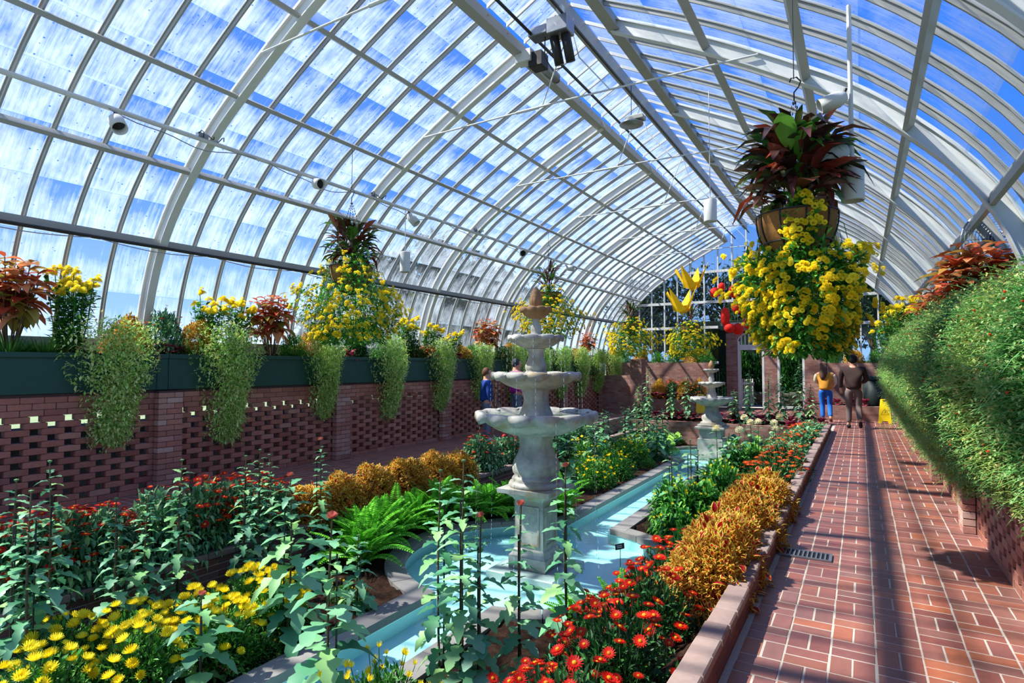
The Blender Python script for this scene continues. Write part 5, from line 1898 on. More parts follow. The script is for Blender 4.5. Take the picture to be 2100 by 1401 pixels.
# leafy yellow-green bushes between the far channel and the kerb
for i, (px, py, X) in enumerate(((1400, 935, -1.95), (1440, 945, -1.75), (1470, 905, -2.0), (1420, 985, -1.85), (1490, 915, -1.7), (1380, 960, -2.2), (1510, 895, -2.0), (1540, 885, -1.8))):
    y, z = top(px, py, X)
    zb = float(z_right(np.array(X), 0)) - 0.02
    bush('yellow_chrysanthemum', (X, y, zb), 0.32, 0.34, min(0.68, max(0.5, z - zb)), 'broad', 'leafy chrysanthemum with sparse yellow buds right of the channel, %s from near end' % ordn(sorted((935, 945, 905, 985, 915, 960, 895, 885), reverse=True).index(py)), 'flower bush', 'leafy bushes right of the channel', F_BUD, 22, 1.0, 0.2, 0.6, joined=True, seed=i + 5)

# ------------------------------------------------------------------ terrace beds on the left
TX = -5.74
terr = [(-30, 1075, 'red'), (45, 1066, 'red'), (130, 1050, 'red'), (212, 1040, 'red'), (330, 1000, 'bud'), (405, 988, 'red'), (475, 982, 'red'), (552, 984, 'red'),
        (635, 990, 'col'), (700, 970, 'col'), (765, 950, 'col'), (830, 935, 'col'), (890, 926, 'col'), (935, 925, 'col'), (985, 892, 'red2'), (1040, 893, 'red2'), (1085, 890, 'red2'), (1120, 880, 'mum'), (1150, 872, 'mum'), (1180, 868, 'mum'), (1205, 866, 'mum')]
cnt = {}
for i, (px, py, k) in enumerate(terr):
    y, z = top(px, py, TX)
    zb = -0.33
    h = max(0.4, z - zb - 0.04)
    cnt[k] = cnt.get(k, -1) + 1
    r = 0.30
    if k == 'red':
        bush('red_chrysanthemum', (TX, y, zb), r, 0.36, h, 'mum', 'red and orange daisy bush in the terrace bed, %s from the near end' % ordn(cnt[k]), 'flower bush', 'red bushes in the terrace bed', F_RED, 64, 0.95, 0.3, 0.8, seed=i)
    elif k == 'bud':
        bush('budding_chrysanthemum', (TX, y, zb), r, 0.36, h, 'mum', 'dull red budding chrysanthemum in front of the near brick pier', 'flower bush', None, F_RED, 16, 0.6, 0.5, 0.9, seed=i)
    elif k == 'col':
        c_ = bush('coleus', (TX, y, zb), 0.34, 0.40, h, 'coleus', 'orange coleus mound in the terrace bed, %s from the near end' % ordn(cnt[k]), 'plant', 'coleus in the terrace bed', seed=i)
        for q in dirs(36, 0.05, np.random.default_rng(i + 170)):
            ax = q + rng.normal(0, 0.4, 3); ax[2] -= 0.3
            inst('leaf', L_COLEUS, c_, M=M4(orient([ax])[0], q * [0.35, 0.41, h * 1.02], random.uniform(0.05, 0.085)))
    elif k == 'red2':
        bush('red_chrysanthemum', (TX, y, zb), r, 0.45, h, 'mum', 'red daisy bush beyond the terrace coleus, %s from the near end' % ordn(cnt[k]), 'flower bush', 'red bushes beyond the coleus', F_RED, 44, 0.85, 0.35, 0.8, joined=True, seed=i)
    else:
        bush('green_chrysanthemum', (TX, y, zb), r, 0.55, h, 'mum', 'green leafy chrysanthemum in the far terrace bed, %s from the fountain' % ordn(cnt[k]), 'plant', 'green bushes in the terrace bed', seed=i)

# yellow daisies in the sunken bed, bottom left corner
yl = [(-4.95, 2.05, 0.40, 26), (-4.45, 1.75, 0.42, 26), (-4.75, 2.45, 0.40, 26), (-4.30, 2.25, 0.42, 26), (-4.55, 2.85, 0.42, 30), (-4.15, 2.75, 0.40, 26), (-4.25, 3.30, 0.44, 34), (-4.62, 3.35, 0.42, 30)]
for i, (x, y, h, n) in enumerate(yl):
    bush('yellow_chrysanthemum', (x, y, -0.71), 0.30, 0.30, h, 'green', 'bright yellow daisy bush in the sunken bed, %s from the bottom corner' % ordn(i), 'flower bush', 'yellow bushes left of the channel', F_YEL, n + 6, 1.15, 0.35, 0.8, seed=i + 2, stalk=0.05)
# yellow buds in front of the channel
for i, (x, y, h) in enumerate(((-2.45, 2.35, 0.46), (-2.20, 2.05, 0.46), (-2.55, 2.75, 0.40), (-2.05, 2.6, 0.36), (-1.85, 2.2, 0.42))):
    bush('yellow_chrysanthemum', (x, y, -0.71), 0.26, 0.26, h, 'green', 'loose yellow budding chrysanthemum right of the near channel, %s in its clump' % ordn(i), 'flower bush', 'yellow buds at the near channel', F_BUD, 20, 1.25, 0.3, 0.7, seed=i + 4, stalk=0.12)
# yellow bed beyond the fountain, left of the far channel
for i, (px, py, X) in enumerate(((1200, 935, -4.6), (1240, 915, -4.7), (1275, 905, -4.6), (1300, 900, -4.5), (1195, 905, -5.1), (1225, 955, -4.25), (1265, 935, -4.2))):
    y, z = top(px, py, X)
    bush('yellow_chrysanthemum', (X, y, -0.71), 0.36, 0.40, min(0.7, max(0.45, z + 0.71)), 'green', 'yellow chrysanthemum bush beyond the fountain beside the far channel, %s of seven' % ordn(i), 'flower bush', 'yellow bushes beside the far channel', F_YEL, 26, 0.8, 0.35, 0.7, joined=True, seed=i)
# cushion plants
for i, (px, py, r) in enumerate(((1210, 992, 0.16), (1350, 935, 0.24), (1375, 922, 0.22), (1330, 950, 0.2), (1390, 905, 0.22), (1150, 1025, 0.14))):
    P = at(px, py, 2, -0.60)
    x = min(P[0], -3.99)
    bush('cushion_plant', (x, P[1], -0.70), r, r, r * 0.95, 'cushion', 'low round green cushion plant beyond the fountain, %s from its pedestal' % ordn(i), 'plant', 'cushions beyond the fountain', seed=i)
for i, (px, py, r) in enumerate(((595, 1245, 0.17), (755, 1240, 0.15), (545, 1330, 0.16), (700, 1215, 0.13), (640, 1190, 0.14))):
    P = at(px, py, 2, -0.62)
    bush('cushion_plant', (min(P[0], -4.02), P[1], -0.70), r, r, r, 'cushion', 'low budding green cushion plant by the near coping, %s in its group' % ordn(i), 'plant', 'cushions by the near coping', F_BUD, 16, 0.45, 0.3, 0.7, joined=True, seed=i)

# ------------------------------------------------------------------ ferns round the near pool
def fern(loc, n, L, lab, grp, seed):
    r_ = random.Random(seed)
    f = empty('fern', loc)
    tag(f, lab, 'fern', grp)
    for k in range(n):
        a = 2.399 * k + r_.uniform(-0.3, 0.3)
        tilt = r_.uniform(-0.25, 0.6)
        m_ = Matrix.Rotation(a, 4, 'Z') @ Matrix.Rotation(-0.75 + tilt, 4, 'Y') @ Matrix.Scale(L * r_.uniform(0.75, 1.15), 4)
        inst('frond', FROND[k % 3], f, M=m_)


fi_ = 0
for k, (ang, rad) in enumerate(((128, 1.93), (141, 1.96), (153, 1.93), (165, 1.93), (177, 1.92), (189, 1.92), (201, 1.93), (212, 1.96), (160, 2.10), (205, 2.12), (118, 1.95), (108, 1.98), (220, 1.98))):
    a = math.radians(ang)
    x = max(XC + rad * math.cos(a), -5.30)
    fern((x, PY1 + rad * math.sin(a), -0.70), 30, 0.70, 'bright green fern between pool and brick terrace, %s clump from the far side' % ordn(k), 'ferns by the pool', k)
for k, (x, y) in enumerate(((-1.75, 4.75), (-2.0, 4.45), (-1.45, 5.8), (-1.7, 6.6), (-1.55, 7.1), (-1.9, 7.5), (-2.3, 7.9))):
    fern((x, y, -0.69), 20, 0.50, 'bright green fern on the kerb side of the pool, %s from the near end' % ordn(k), 'ferns on the kerb side', 40 + k)

# ------------------------------------------------------------------ tall staked chrysanthemums
def tall_mum(loc, h, n, leaf, lab, grp, seed, head=None, lean=0.0, sep=True, stake=True):
    n, leaf = int(n * 1.75), leaf * 1.35
    r_ = random.Random(seed)
    t = empty('staked_chrysanthemum', loc, r_.uniform(0, 6.28))
    tag(t, lab, 'plant', grp)
    q = np.linspace(0, 1, 8)
    bx_, by_ = r_.uniform(-0.03, 0.03), r_.uniform(-0.03, 0.03)
    line = [(lean * h * u + bx_ * math.sin(3 * u), by_ * math.sin(2.5 * u), h * u) for u in q]
    MB().tube(line, np.linspace(0.010, 0.005, 8), 6).obj('stem', MAT['stem_brown' if leaf > 0.13 else 'stem_green'], t)
    if stake: MB().tube([(0.02, 0.015, -0.05), (0.02 + lean * h * 0.85, 0.015, h * 0.85)], 0.006, 5).obj('stake', MAT['stake'], t)
    mb = MB()
    for k in range(n):
        u = 0.10 + 0.86 * k / n
        a = 2.399 * k + r_.uniform(-0.3, 0.3)
        p = np.array([np.interp(u, q, [c[i] for c in line]) for i in range(3)])
        s = leaf * (1.15 - 0.75 * u ** 1.6) * r_.uniform(0.8, 1.2)
        el = -0.45 + 0.9 * u + r_.uniform(-0.25, 0.25)
        ax = np.array([math.cos(a) * math.cos(el), math.sin(a) * math.cos(el), math.sin(el)])
        R = orient([ax])[0]
        if sep: inst('leaf', L_MUM[k % 3], t, M=M4(R, p, s))
        else: mb.scatter(T_LOBED, p[None], R[None], s, np.array([r_.uniform(0, 1)]))
    if not sep: mb.obj('foliage', MAT['leaf_mum'], t, True, kind='stuff')
    if head is not None:
        inst('flower', head, t, (line[-1][0], line[-1][1], h), (r_.uniform(-0.3, 0.3), r_.uniform(-0.3, 0.3), 0))
    else:
        b = MB(); b.lathe([(0.004, 0), (0.014, 0.008), (0.016, 0.016), (0.0, 0.022)], 8); b.obj('bud', MAT['stem_green'], t, loc=line[-1])
    return t


tl_ = [(35, 988, -5.15, 26, 0.13, 0), (100, 950, -5.10, 28, 0.14, 0), (70, 1010, -4.95, 24, 0.13, 0), (238, 1025, -5.05, 24, 0.13, 0), (305, 1018, -5.15, 26, 0.13, 0), (375, 946, -5.15, 28, 0.13, 0), (505, 938, -5.15, 28, 0.13, 0), (535, 925, -5.25, 26, 0.12, 0), (550, 935, -5.30, 24, 0.12, 0), (655, 903, -5.28, 26, 0.12, 1)]
wrd = ['beside the bottom yellow daisies']
for i, (px, py, X, n, lf, pk) in enumerate(tl_):
    y, z = top(px, py, X)
    tall_mum((X, y, -0.71), z + 0.71, n, lf, 'tall staked chrysanthemum against the terrace wall, %s from the left' % ordn(i), 'staked plants by the terrace wall', i, F_PINK if pk else None)
fg = [(592, 978, -3.98, 26, 0.21, 1, 'tall broad leaved staked chrysanthemum with pink bud left of the near channel'),
      (683, 1062, -2.62, 24, 0.19, 1, 'broad leaved staked chrysanthemum with pink flower leaning over the near channel'),
      (905, 968, -2.50, 28, 0.14, 0, 'tall staked chrysanthemum left of a pair in front of the pool'),
      (952, 948, -2.25, 30, 0.15, 0, 'tallest staked chrysanthemum in front of the round pool'),
      (988, 1060, -2.15, 22, 0.13, 1, 'shorter staked chrysanthemum with pink tip in front of the pool'),
      (1070, 1036, -2.00, 22, 0.15, 1, 'staked chrysanthemum with pink bud in front of the fountain pedestal'),
      (1165, 958, -1.95, 24, 0.15, 1, 'staked chrysanthemum with pink bud just right of the fountain pedestal')]
for i, (px, py, X, n, lf, pk, lab) in enumerate(fg):
    y, z = top(px, py, X)
    tall_mum((X, y, -0.70), z + 0.70, n, lf, lab, None, 30 + i, F_PINK if pk else None)
P = at(415, 1222, 0, -3.95)
tall_mum((-3.95, P[1], -0.70), P[2] + 0.70, 11, 0.20, 'short staked chrysanthemum topped by a pink flower among bottom yellow daisies', None, 77, F_PINK)
P = at(735, 1100, 0, -4.0)
tall_mum((-4.0, P[1], -0.70), P[2] + 0.70, 16, 0.15, 'leafy staked chrysanthemum in front of the ferns', None, 79, None)
for i, (px, py, X) in enumerate(((1140, 850, -4.7), (1165, 862, -4.5), (1215, 848, -4.7), (1236, 842, -4.8), (1245, 838, -4.9), (1280, 832, -4.8), (1308, 832, -4.7), (1322, 833, -4.6), (1358, 840, -4.4), (1330, 836, -5.0), (1290, 836, -5.1), (1345, 850, -4.2))):
    y, z = top(px, py, X)
    tall_mum((X, y, -0.71), z + 0.71, 26, 0.20, 'tall staked chrysanthemum left of the far channel, %s from the fountain' % ordn(i), 'staked plants beyond the fountain', 100 + i, None, sep=False)
for i, (px, py, X) in enumerate(((1376, 930, -2.1), (1413, 905, -2.0), (1433, 925, -1.9), (1495, 890, -2.1))):
    y, z = top(px, py, X)
    tall_mum((X, y, -0.69), z + 0.69, 18, 0.18, 'staked chrysanthemum right of the far channel, %s from the fountain' % ordn(i), 'staked plants right of the channel', 130 + i, None, sep=False)
for i, (px, py) in enumerate(((1311, 790), (1328, 752), (1379, 788), (1410, 770), (1505, 800), (1536, 762), (1577, 770), (1600, 760), (1638, 742), (1662, 790))):
    P = at(px, py, 1, 17.15)
    tall_mum((P[0], 17.15, -0.04), P[2] + 0.04, 34, 0.15, 'slender tall chrysanthemum spire in the far red leaved bed, %s from the left' % ordn(i), 'slender spires in front of the arches', 150 + i, None, sep=False)
for i, (px, py, Y) in enumerate(((1526, 857, 13.6), (1537, 867, 13.0), (1556, 866, 13.2), (1588, 868, 13.3), (1600, 856, 13.9), (1468, 880, 12.2), (1516, 882, 12.0), (1590, 880, 12.8))):
    P = at(px, py, 1, Y)
    zb = float(z_right(np.array(P[0]), 0))
    tall_mum((P[0], Y, zb), P[2] - zb, 10, 0.2, 'cream pompon chrysanthemum on a stem by the far pool, %s from left' % ordn(sorted((1526, 1537, 1556, 1588, 1600, 1468, 1516, 1590)).index(px)), 'cream pompon flowers', 170 + i, F_CREAM, sep=False, stake=False)


# ------------------------------------------------------------------ rosettes: coral bells, lettuce and hosta
def rosette(name, loc, n, L, mesh, lab, cat, grp, seed, el=(0.1, 0.9)):
    r_ = random.Random(seed)
    t = empty(name, loc); tag(t, lab, cat, grp)
    for k in range(n):
        a = 2.399 * k
        e = el[0] + (el[1] - el[0]) * k / n
        ax = np.array([math.cos(a) * math.cos(e), math.sin(a) * math.cos(e), math.sin(e)])
        inst('leaf', mesh, t, M=M4(orient([ax])[0], ax * 0.02 + [0, 0, 0.04 + 0.1 * k / n], L * r_.uniform(0.75, 1.15)))


k = 0
for x in np.arange(-5.6, -0.8, 0.36):
    rosette('coral_bells', (x, 17.16 + 0.05 * math.sin(9 * x), -0.03), 14, 0.26, L_HEUCH, 'dark red coral bells in the strip before the arches, %s from the left' % ordn(k), 'plant', 'coral bells before the arches', k); k += 1
k = 0
for x in np.arange(-5.85, -4.4, 0.34):
    rosette('coral_bells', (x, 18.98, 0.42), 14, 0.24, L_HEUCH, 'dark red coral bells edging the far left brick bed, %s from the pier' % ordn(k), 'plant', 'coral bells on the far left bed', 30 + k); k += 1
k = 0
for x in np.arange(-1.3, 0.4, 0.34):
    rosette('coral_bells', (x, 19.22, 0.36), 14, 0.24, L_HEUCH, 'dark red coral bells edging the bed behind the couple, %s from the arch' % ordn(k), 'plant', 'coral bells behind the couple', 50 + k); k += 1
k = 0
for x, y in ((-1.35, 16.2), (-1.0, 16.2), (-1.2, 15.8), (-0.9, 15.8), (-1.55, 16.5), (-1.15, 16.55)):
    rosette('coral_bells', (x, y, -0.10), 14, 0.26, L_HEUCH, 'dark red coral bells at the far kerb corner, %s in its patch' % ordn(k), 'plant', 'coral bells at the kerb corner', 70 + k); k += 1
k = 0
for y in (14.2, 14.9, 15.5, 16.1, 16.6):
    for x in (-5.2, -4.85, -4.5):
        rosette('leaf_lettuce', (x + 0.1 * math.sin(7 * y), y, -0.70), 13, 0.30, L_LETT, 'leafy green ornamental cabbage beside the far pool, %s in its block' % ordn(k), 'plant', 'ornamental cabbages by the far pool', 90 + k, (0.2, 1.2)); k += 1
k = 0
for x, y in ((-1.9, 14.2), (-1.6, 14.6), (-1.75, 15.2), (-2.0, 15.9), (-1.6, 15.7), (-2.4, 16.6), (-3.0, 16.6)):
    rosette('leaf_lettuce', (x, y, -0.66), 13, 0.30, L_LETT, 'blue green ornamental cabbage right of the far pool, %s in its block' % ordn(k), 'plant', 'ornamental cabbages right of the far pool', 120 + k, (0.2, 1.2)); k += 1
# far left bed above the coral bells
for i, (x, y, z, kd, fl) in enumerate(((-5.8, 19.4, 0.42, 'col', 0), (-5.35, 19.5, 0.42, 'or', 0), (-4.95, 19.45, 0.42, 'col', 0), (-4.6, 19.5, 0.42, 'or', 0), (-5.6, 20.1, 0.42, 'or', 0), (-5.1, 20.1, 0.42, 'or', 0), (-4.65, 20.1, 0.42, 'col', 0))):
    if kd == 'col': bush('coleus', (x, y, z), 0.28, 0.28, 0.6, 'coleus', 'orange coleus in the far left brick bed, number %s from the pier' % ordn(i), 'plant', 'far bed coleus', seed=i)
    else: bush('orange_chrysanthemum', (x, y, z), 0.28, 0.28, 0.55, 'dark', 'orange daisy bush in the far left brick bed, number %s from the pier' % ordn(i), 'flower bush', 'far bed daisies', F_ORANGE, 40, 0.9, 0.3, 0.8, joined=True, seed=i)
for i, (x, z, kd) in enumerate(((-7.6, 1.5, 'green'), (-6.9, 1.5, 'col'), (-6.3, 1.5, 'green'), (-5.7, 1.5, 'gold'), (-5.1, 1.5, 'col'), (-4.6, 1.5, 'green'), (-0.8, 1.5, 'green'), (-0.2, 1.5, 'col'), (0.4, 1.5, 'green'), (1.0, 1.5, 'gold'))):
    if kd == 'col': bush('coleus', (x, 20.92, z), 0.32, 0.22, 0.5, 'coleus', 'orange coleus on the tall end planter, number %s from the left' % ordn(i), 'plant', 'end planter plants', seed=i)
    elif kd == 'gold': bush('golden_daisy', (x, 20.92, z), 0.32, 0.22, 0.55, 'green', 'golden flowering bush on the tall end planter, number %s from the left' % ordn(i), 'flower bush', 'end planter plants', F_YEL, 30, 1.2, 0.2, 0.5, joined=True, seed=i)
    else: bush('green_shrub', (x, 20.92, z), 0.34, 0.24, 0.5, 'green', 'green leafy shrub on the tall end planter, number %s from the left' % ordn(i), 'plant', 'end planter plants', seed=i)


# ------------------------------------------------------------------ trailing plants over the planters
def trail_mesh(mat, seed, n=6200, nst=420, leaf=0.05):
    """Unit cascade: rises from y 0 at z 0, bulges towards +x and hangs to z -1; width 1 along y."""
    r_ = np.random.default_rng(seed)
    mb = MB()
    t = r_.uniform(0, 1, n) ** 0.85
    w = 0.5 * (1.08 - 0.72 * t ** 1.2) * (1 + 0.12 * np.sin(9 * t + seed))
    yy = np.clip(r_.normal(0, 0.42, n), -1, 1) * w
    out = (0.12 + 0.34 * np.sin(np.pi * np.minimum(1, t * 0.85 + 0.12))) * np.sqrt(np.maximum(0.05, 1 - (yy / (w + 1e-3)) ** 2))
    xx = out * r_.uniform(0.55, 1.05, n)
    zz = 0.26 - 1.26 * t + r_.normal(0, 0.05, n)
    pos = np.stack([xx, yy, zz], 1)
    ax = np.stack([0.7 + 0 * t, yy * 1.3, 0.5 - 0.9 * t], 1) + r_.normal(0, 0.95, (n, 3))
    mb.scatter(T_SMALL, pos, orient(ax), leaf * r_.uniform(0.6, 1.4, n), r_.uniform(0, 0.9, n) + (r_.random(n) > 0.97) * 0.1)
    for k in range(nst):
        j = r_.integers(n)
        p = pos[j]
        d = np.array([0.9, p[1] * 1.5, 0.35 - 0.6 * t[j]]) + r_.normal(0, 0.45, 3)
        d /= np.linalg.norm(d)
        L = r_.uniform(0.06, 0.17)
        q = p + d * L + [0, 0, -0.02]
        mb.tube([p, p + d * L * 0.6, q], [0.0026, 0.002, 0.0012], 3, 0.5)
        for _ in range(4):
            c = p + d * L * r_.uniform(0.3, 1) + r_.normal(0, 0.014, 3)
            e = orient(r_.normal(0, 1, (1, 3)))
            mb.scatter(T_SMALL, c[None], e, 0.022, np.array([r_.uniform(0.5, 0.95)]))
    return mb.mesh('foliage', MAT[mat])


TR = [trail_mesh('leaf_trail', 300 + k) for k in range(3)]
TRR = [trail_mesh('leaf_trail_o' if k == 1 else 'leaf_trail_r', 310 + k, 11500, 1300, 0.029) for k in range(3)]
TIP = tmesh('flower', daisy_geo(6, 1, 0.3, 0.3), MAT['flower_orange'], s=0.013)


def trailer(x, y, z, w, drop, out_, side, lab, grp, mesh, nf=14, seed=0):
    t = empty('trailing_plant', (x, y, z), 0 if side > 0 else math.pi)
    tag(t, lab, 'plant', grp)
    fo = inst('foliage', mesh, t, (0, 0, 0), (0, 0, 0), (out_, w, drop)); fo['kind'] = 'stuff'
    r_ = np.random.default_rng(seed)
    mb = MB()
    for k in range(nf):
        p = np.array([out_ * r_.uniform(0.3, 0.5), w * r_.uniform(-0.3, 0.3), -drop * r_.uniform(-0.1, 0.7)])
        mb.ball(p, 0.006, 6)
    mb.obj('flowers', MAT['flower_orange'], t, kind='stuff')
    hl = MB()
    for k in range(6): hl.tube([(-0.06, w * 0.08 * (k - 3), 0.02), (0.05, w * 0.1 * (k - 3), 0.06), (out_ * 0.25, w * 0.12 * (k - 3), -drop * 0.3)], 0.004, 4)
    hl.obj('stems', MAT['stem_green'], t, kind='stuff')


for i, (px, ptop, pbot, w) in enumerate(((235, 690, 905, 0.85), (468, 690, 895, 0.85), (665, 700, 850, 0.70), (800, 700, 850, 0.80), (905, 722, 835, 0.80), (985, 715, 815, 0.9), (1055, 725, 820, 0.9), (1108, 722, 815, 1.0), (1150, 725, 812, 1.0), (1190, 725, 810, 1.1), (1225, 728, 800, 1.2), (1258, 730, 795, 1.2))):
    y, z0 = top(px, ptop, -7.38)
    z1 = top(px, pbot, -7.30)[1]
    trailer(-7.45, y, 1.74, w * 1.2, max(0.5, (1.74 - z1)), 0.62, 1, 'pale green trailing plant down the left planter, %s from near end' % ordn(i), 'trailing plants on the left planters', TR[i % 3], 16, i)
for i, (y, w, dr, ou) in enumerate(((3.3, 1.2, 0.95, 1.0), (4.1, 1.2, 0.98, 1.05), (4.95, 1.2, 1.02, 1.1), (5.8, 1.3, 1.10, 1.15), (6.7, 1.3, 1.25, 1.15), (7.7, 1.4, 1.28, 1.15), (8.8, 1.5, 1.3, 1.2), (10.0, 1.6, 1.3, 1.25), (11.4, 1.8, 1.3, 1.25), (13.0, 2.0, 1.3, 1.25), (14.8, 2.2, 1.25, 1.2), (16.6, 2.2, 1.2, 1.1))):
    trailer(0.96, y, 1.76, w, dr, ou, -1, 'lush green trailing plant hanging over the brick path, %s from the near end' % ordn(i), 'trailing plants over the path', TRR[i % 3], 30, 50 + i)
# second, higher tier of the same growth standing in the right planter
for i, (y, r, h) in enumerate(((3.8, 0.35, 0.55), (4.7, 0.35, 0.50), (5.7, 0.35, 0.55), (6.8, 0.38, 0.55), (8.2, 0.4, 0.5), (9.8, 0.4, 0.5), (11.6, 0.42, 0.5), (13.6, 0.45, 0.5), (15.8, 0.45, 0.5))):
    bush('green_shrub', (1.12, y, 1.62), r, r * 1.3, h, 'green', 'dense green shrub rooted in the planter above the path, %s from the near end' % ordn(i), 'plant', 'shrubs in the path planter', seed=i)


# ------------------------------------------------------------------ planter plants
def copperleaf(loc, h, n_st, n_lf, L, lab, grp, seed, sep=True):
    r_ = random.Random(seed)
    t = empty('copperleaf', loc, r_.uniform(0, 6.28)); tag(t, lab, 'plant', grp)
    st, mb = MB(), MB()
    for k in range(n_st):
        a = 2.399 * k
        sp = 0.10 + 0.20 * math.sqrt(k / n_st)
        e = np.array([sp * math.cos(a), sp * math.sin(a), h * (1 - 0.30 * k / n_st)])
        st.tube([(0.02 * math.cos(a), 0.02 * math.sin(a), -0.02), tuple(e * [0.6, 0.6, 0.55]), tuple(e)], [0.009, 0.007, 0.005], 5)
        for j in range(n_lf):
            b = 2.399 * j + k
            u = 1 - 0.5 * (j / n_lf) ** 1.2
            p = e * [u, u, u]
            el = 0.35 - 0.8 * j / n_lf + r_.uniform(-0.2, 0.2)
            ax = np.array([math.cos(b) * math.cos(el), math.sin(b) * math.cos(el), math.sin(el)])
            s = L * (0.6 + 0.55 * min(1, j / 4)) * r_.uniform(0.8, 1.15)
            R = orient([ax])[0]
            if sep: inst('leaf', L_COPPER[j % 2], t, M=M4(R, p, s))
            else: mb.scatter(T_OVATE, p[None], R[None], s, np.array([r_.random()]))
    st.obj('stems', MAT['stem_brown'], t, kind='stuff')
    if not sep: mb.obj('foliage', MAT['leaf_copper'], t, kind='stuff')


def golden(loc, h, n, lab, grp, seed, w=0.24):
    r_ = random.Random(seed)
    t = empty('golden_daisy', loc); tag(t, lab, 'flower bush', grp)
    st, mb = MB(), MB()
    for k in range(n):
        a, sp = 2.399 * k, w * math.sqrt((k + 0.5) / n)
        e = np.array([sp * math.cos(a), sp * math.sin(a), h * r_.uniform(0.72, 1.0)])
        st.tube([tuple(e * [0.4, 0.4, 0]), tuple(e * [0.8, 0.8, 0.5]), tuple(e)], 0.005, 4)
        N = 80
        u = rng.uniform(0.12, 0.92, N)
        pos = e[None] * np.stack([0.4 + 0.6 * u, 0.4 + 0.6 * u, u], 1) + rng.normal(0, 0.03, (N, 3))
        ax = rng.normal(0, 1, (N, 3)); ax[:, 2] = 0.2 + 0.3 * rng.normal(0, 1, N)
        mb.scatter(T_SMALL, pos, orient(ax), rng.uniform(0.06, 0.11, N), rng.uniform(0, 0.9, N))
        inst('flower_head', F_PUFF[k % 2], t, tuple(e), (r_.uniform(-0.4, 0.4), r_.uniform(-0.4, 0.4), 0), r_.uniform(0.8, 1.15))
    st.obj('stems', MAT['stem_green'], t, kind='stuff')
    mb.obj('foliage', MAT['leaf_green'], t, kind='stuff')


def grass(loc, r, h, n, lab, grp, seed):
    t = empty('grass_tuft', loc); tag(t, lab, 'grass', grp)
    r_ = np.random.default_rng(seed)
    mb = MB()
    a = r_.uniform(0, 6.28, n)
    pos = np.stack([r * 0.4 * np.cos(a), r * 0.6 * np.sin(a), np.zeros(n)], 1) * r_.uniform(0, 1, (n, 1))
    d = np.stack([np.cos(a) * 0.7, np.sin(a) * 0.9, r_.uniform(0.4, 1.2, n)], 1)
    mb.scatter(T_NEEDLE, pos, orient(d), h * r_.uniform(0.6, 1.2, n), r_.uniform(0, 0.95, n))
    mb.obj('blades', MAT['leaf_grass'], t, kind='stuff')


PX, PZ = -7.76, 1.62
for i, (px, py, ns, nl, L) in enumerate(((25, 530, 13, 12, 0.24), (558, 606, 13, 12, 0.22), (880, 712, 8, 10, 0.22), (1000, 655, 10, 11, 0.22), (1205, 682, 8, 10, 0.24))):
    y, z = top(px, py, PX)
    copperleaf((PX, y, PZ), z - PZ, ns, nl, L, 'copper and orange broad leaved plant in the left planter, %s from the near end' % ordn(i), 'copperleaf plants in the left planters', i, i < 4)
for i, (px, py, n) in enumerate(((148, 556, 18), (432, 608, 11), (490, 622, 11), (735, 660, 9), (835, 655, 13), (885, 668, 10), (925, 685, 9))):
    y, z = top(px, py, PX)
    golden((PX, y, PZ), z - PZ, n, 'tall golden yellow flowering plant in the left planter, %s from the near end' % ordn(i), 'golden flowers in the left planters', i)
for i, (px, py) in enumerate(((258, 655), (402, 660), (640, 680), (945, 712), (1045, 705), (1180, 715), (1255, 718))):
    y, z = top(px, py, PX)
    bush('coleus', (PX + 0.05, y, PZ), 0.24, 0.26, max(0.25, z - PZ), 'coleus', 'small orange coleus in the left planter, %s from the near end' % ordn(i), 'plant', 'coleus in the left planters', seed=i)
y, z = top(338, 640, PX)
bush('red_chrysanthemum', (PX, y, PZ), 0.24, 0.26, z - PZ, 'mum', 'sparse dark red daisy bush between two coleus in the left planter', 'flower bush', None, F_RED, 22, 0.55, 0.5, 0.9, seed=3, stalk=0.04)
for i, (px, py) in enumerate(((305, 712), (358, 712), (718, 735), (940, 728))):
    y, z = top(px, py, -7.55)
    rosette('coral_bells', (-7.56, y, 1.60), 13, 0.20, L_HEUCH, 'dark pink coral bells at the rim of the left planter, %s from the near end' % ordn(i), 'plant', 'coral bells in the left planters', 200 + i)
for i, (px, py) in enumerate(((95, 690), (408, 705), (610, 705), (20, 700))):
    y, z = top(px, py, -7.6)
    grass((-7.62, y, 1.62), 0.3, 0.28, 300, 'low tuft of fine green grass in the left planter, %s of its kind' % ordn(i), 'grass tufts in the left planters', i)
for i, (px, r, h) in enumerate(((600, 0.25, 0.4), (730, 0.28, 0.45), (790, 0.28, 0.4), (850, 0.3, 0.4), (970, 0.3, 0.4), (1030, 0.35, 0.42), (1080, 0.35, 0.42), (1125, 0.4, 0.45), (1160, 0.4, 0.45), (1235, 0.5, 0.42))):
    y, _ = top(px, 720, PX)
    bush('green_shrub', (PX, y, PZ), r * 0.8, r, h, 'dark' if i % 2 else 'green', 'green filler shrub behind the left planter rim, %s from the near end' % ordn(i), 'plant', 'filler shrubs in the left planters', seed=i)
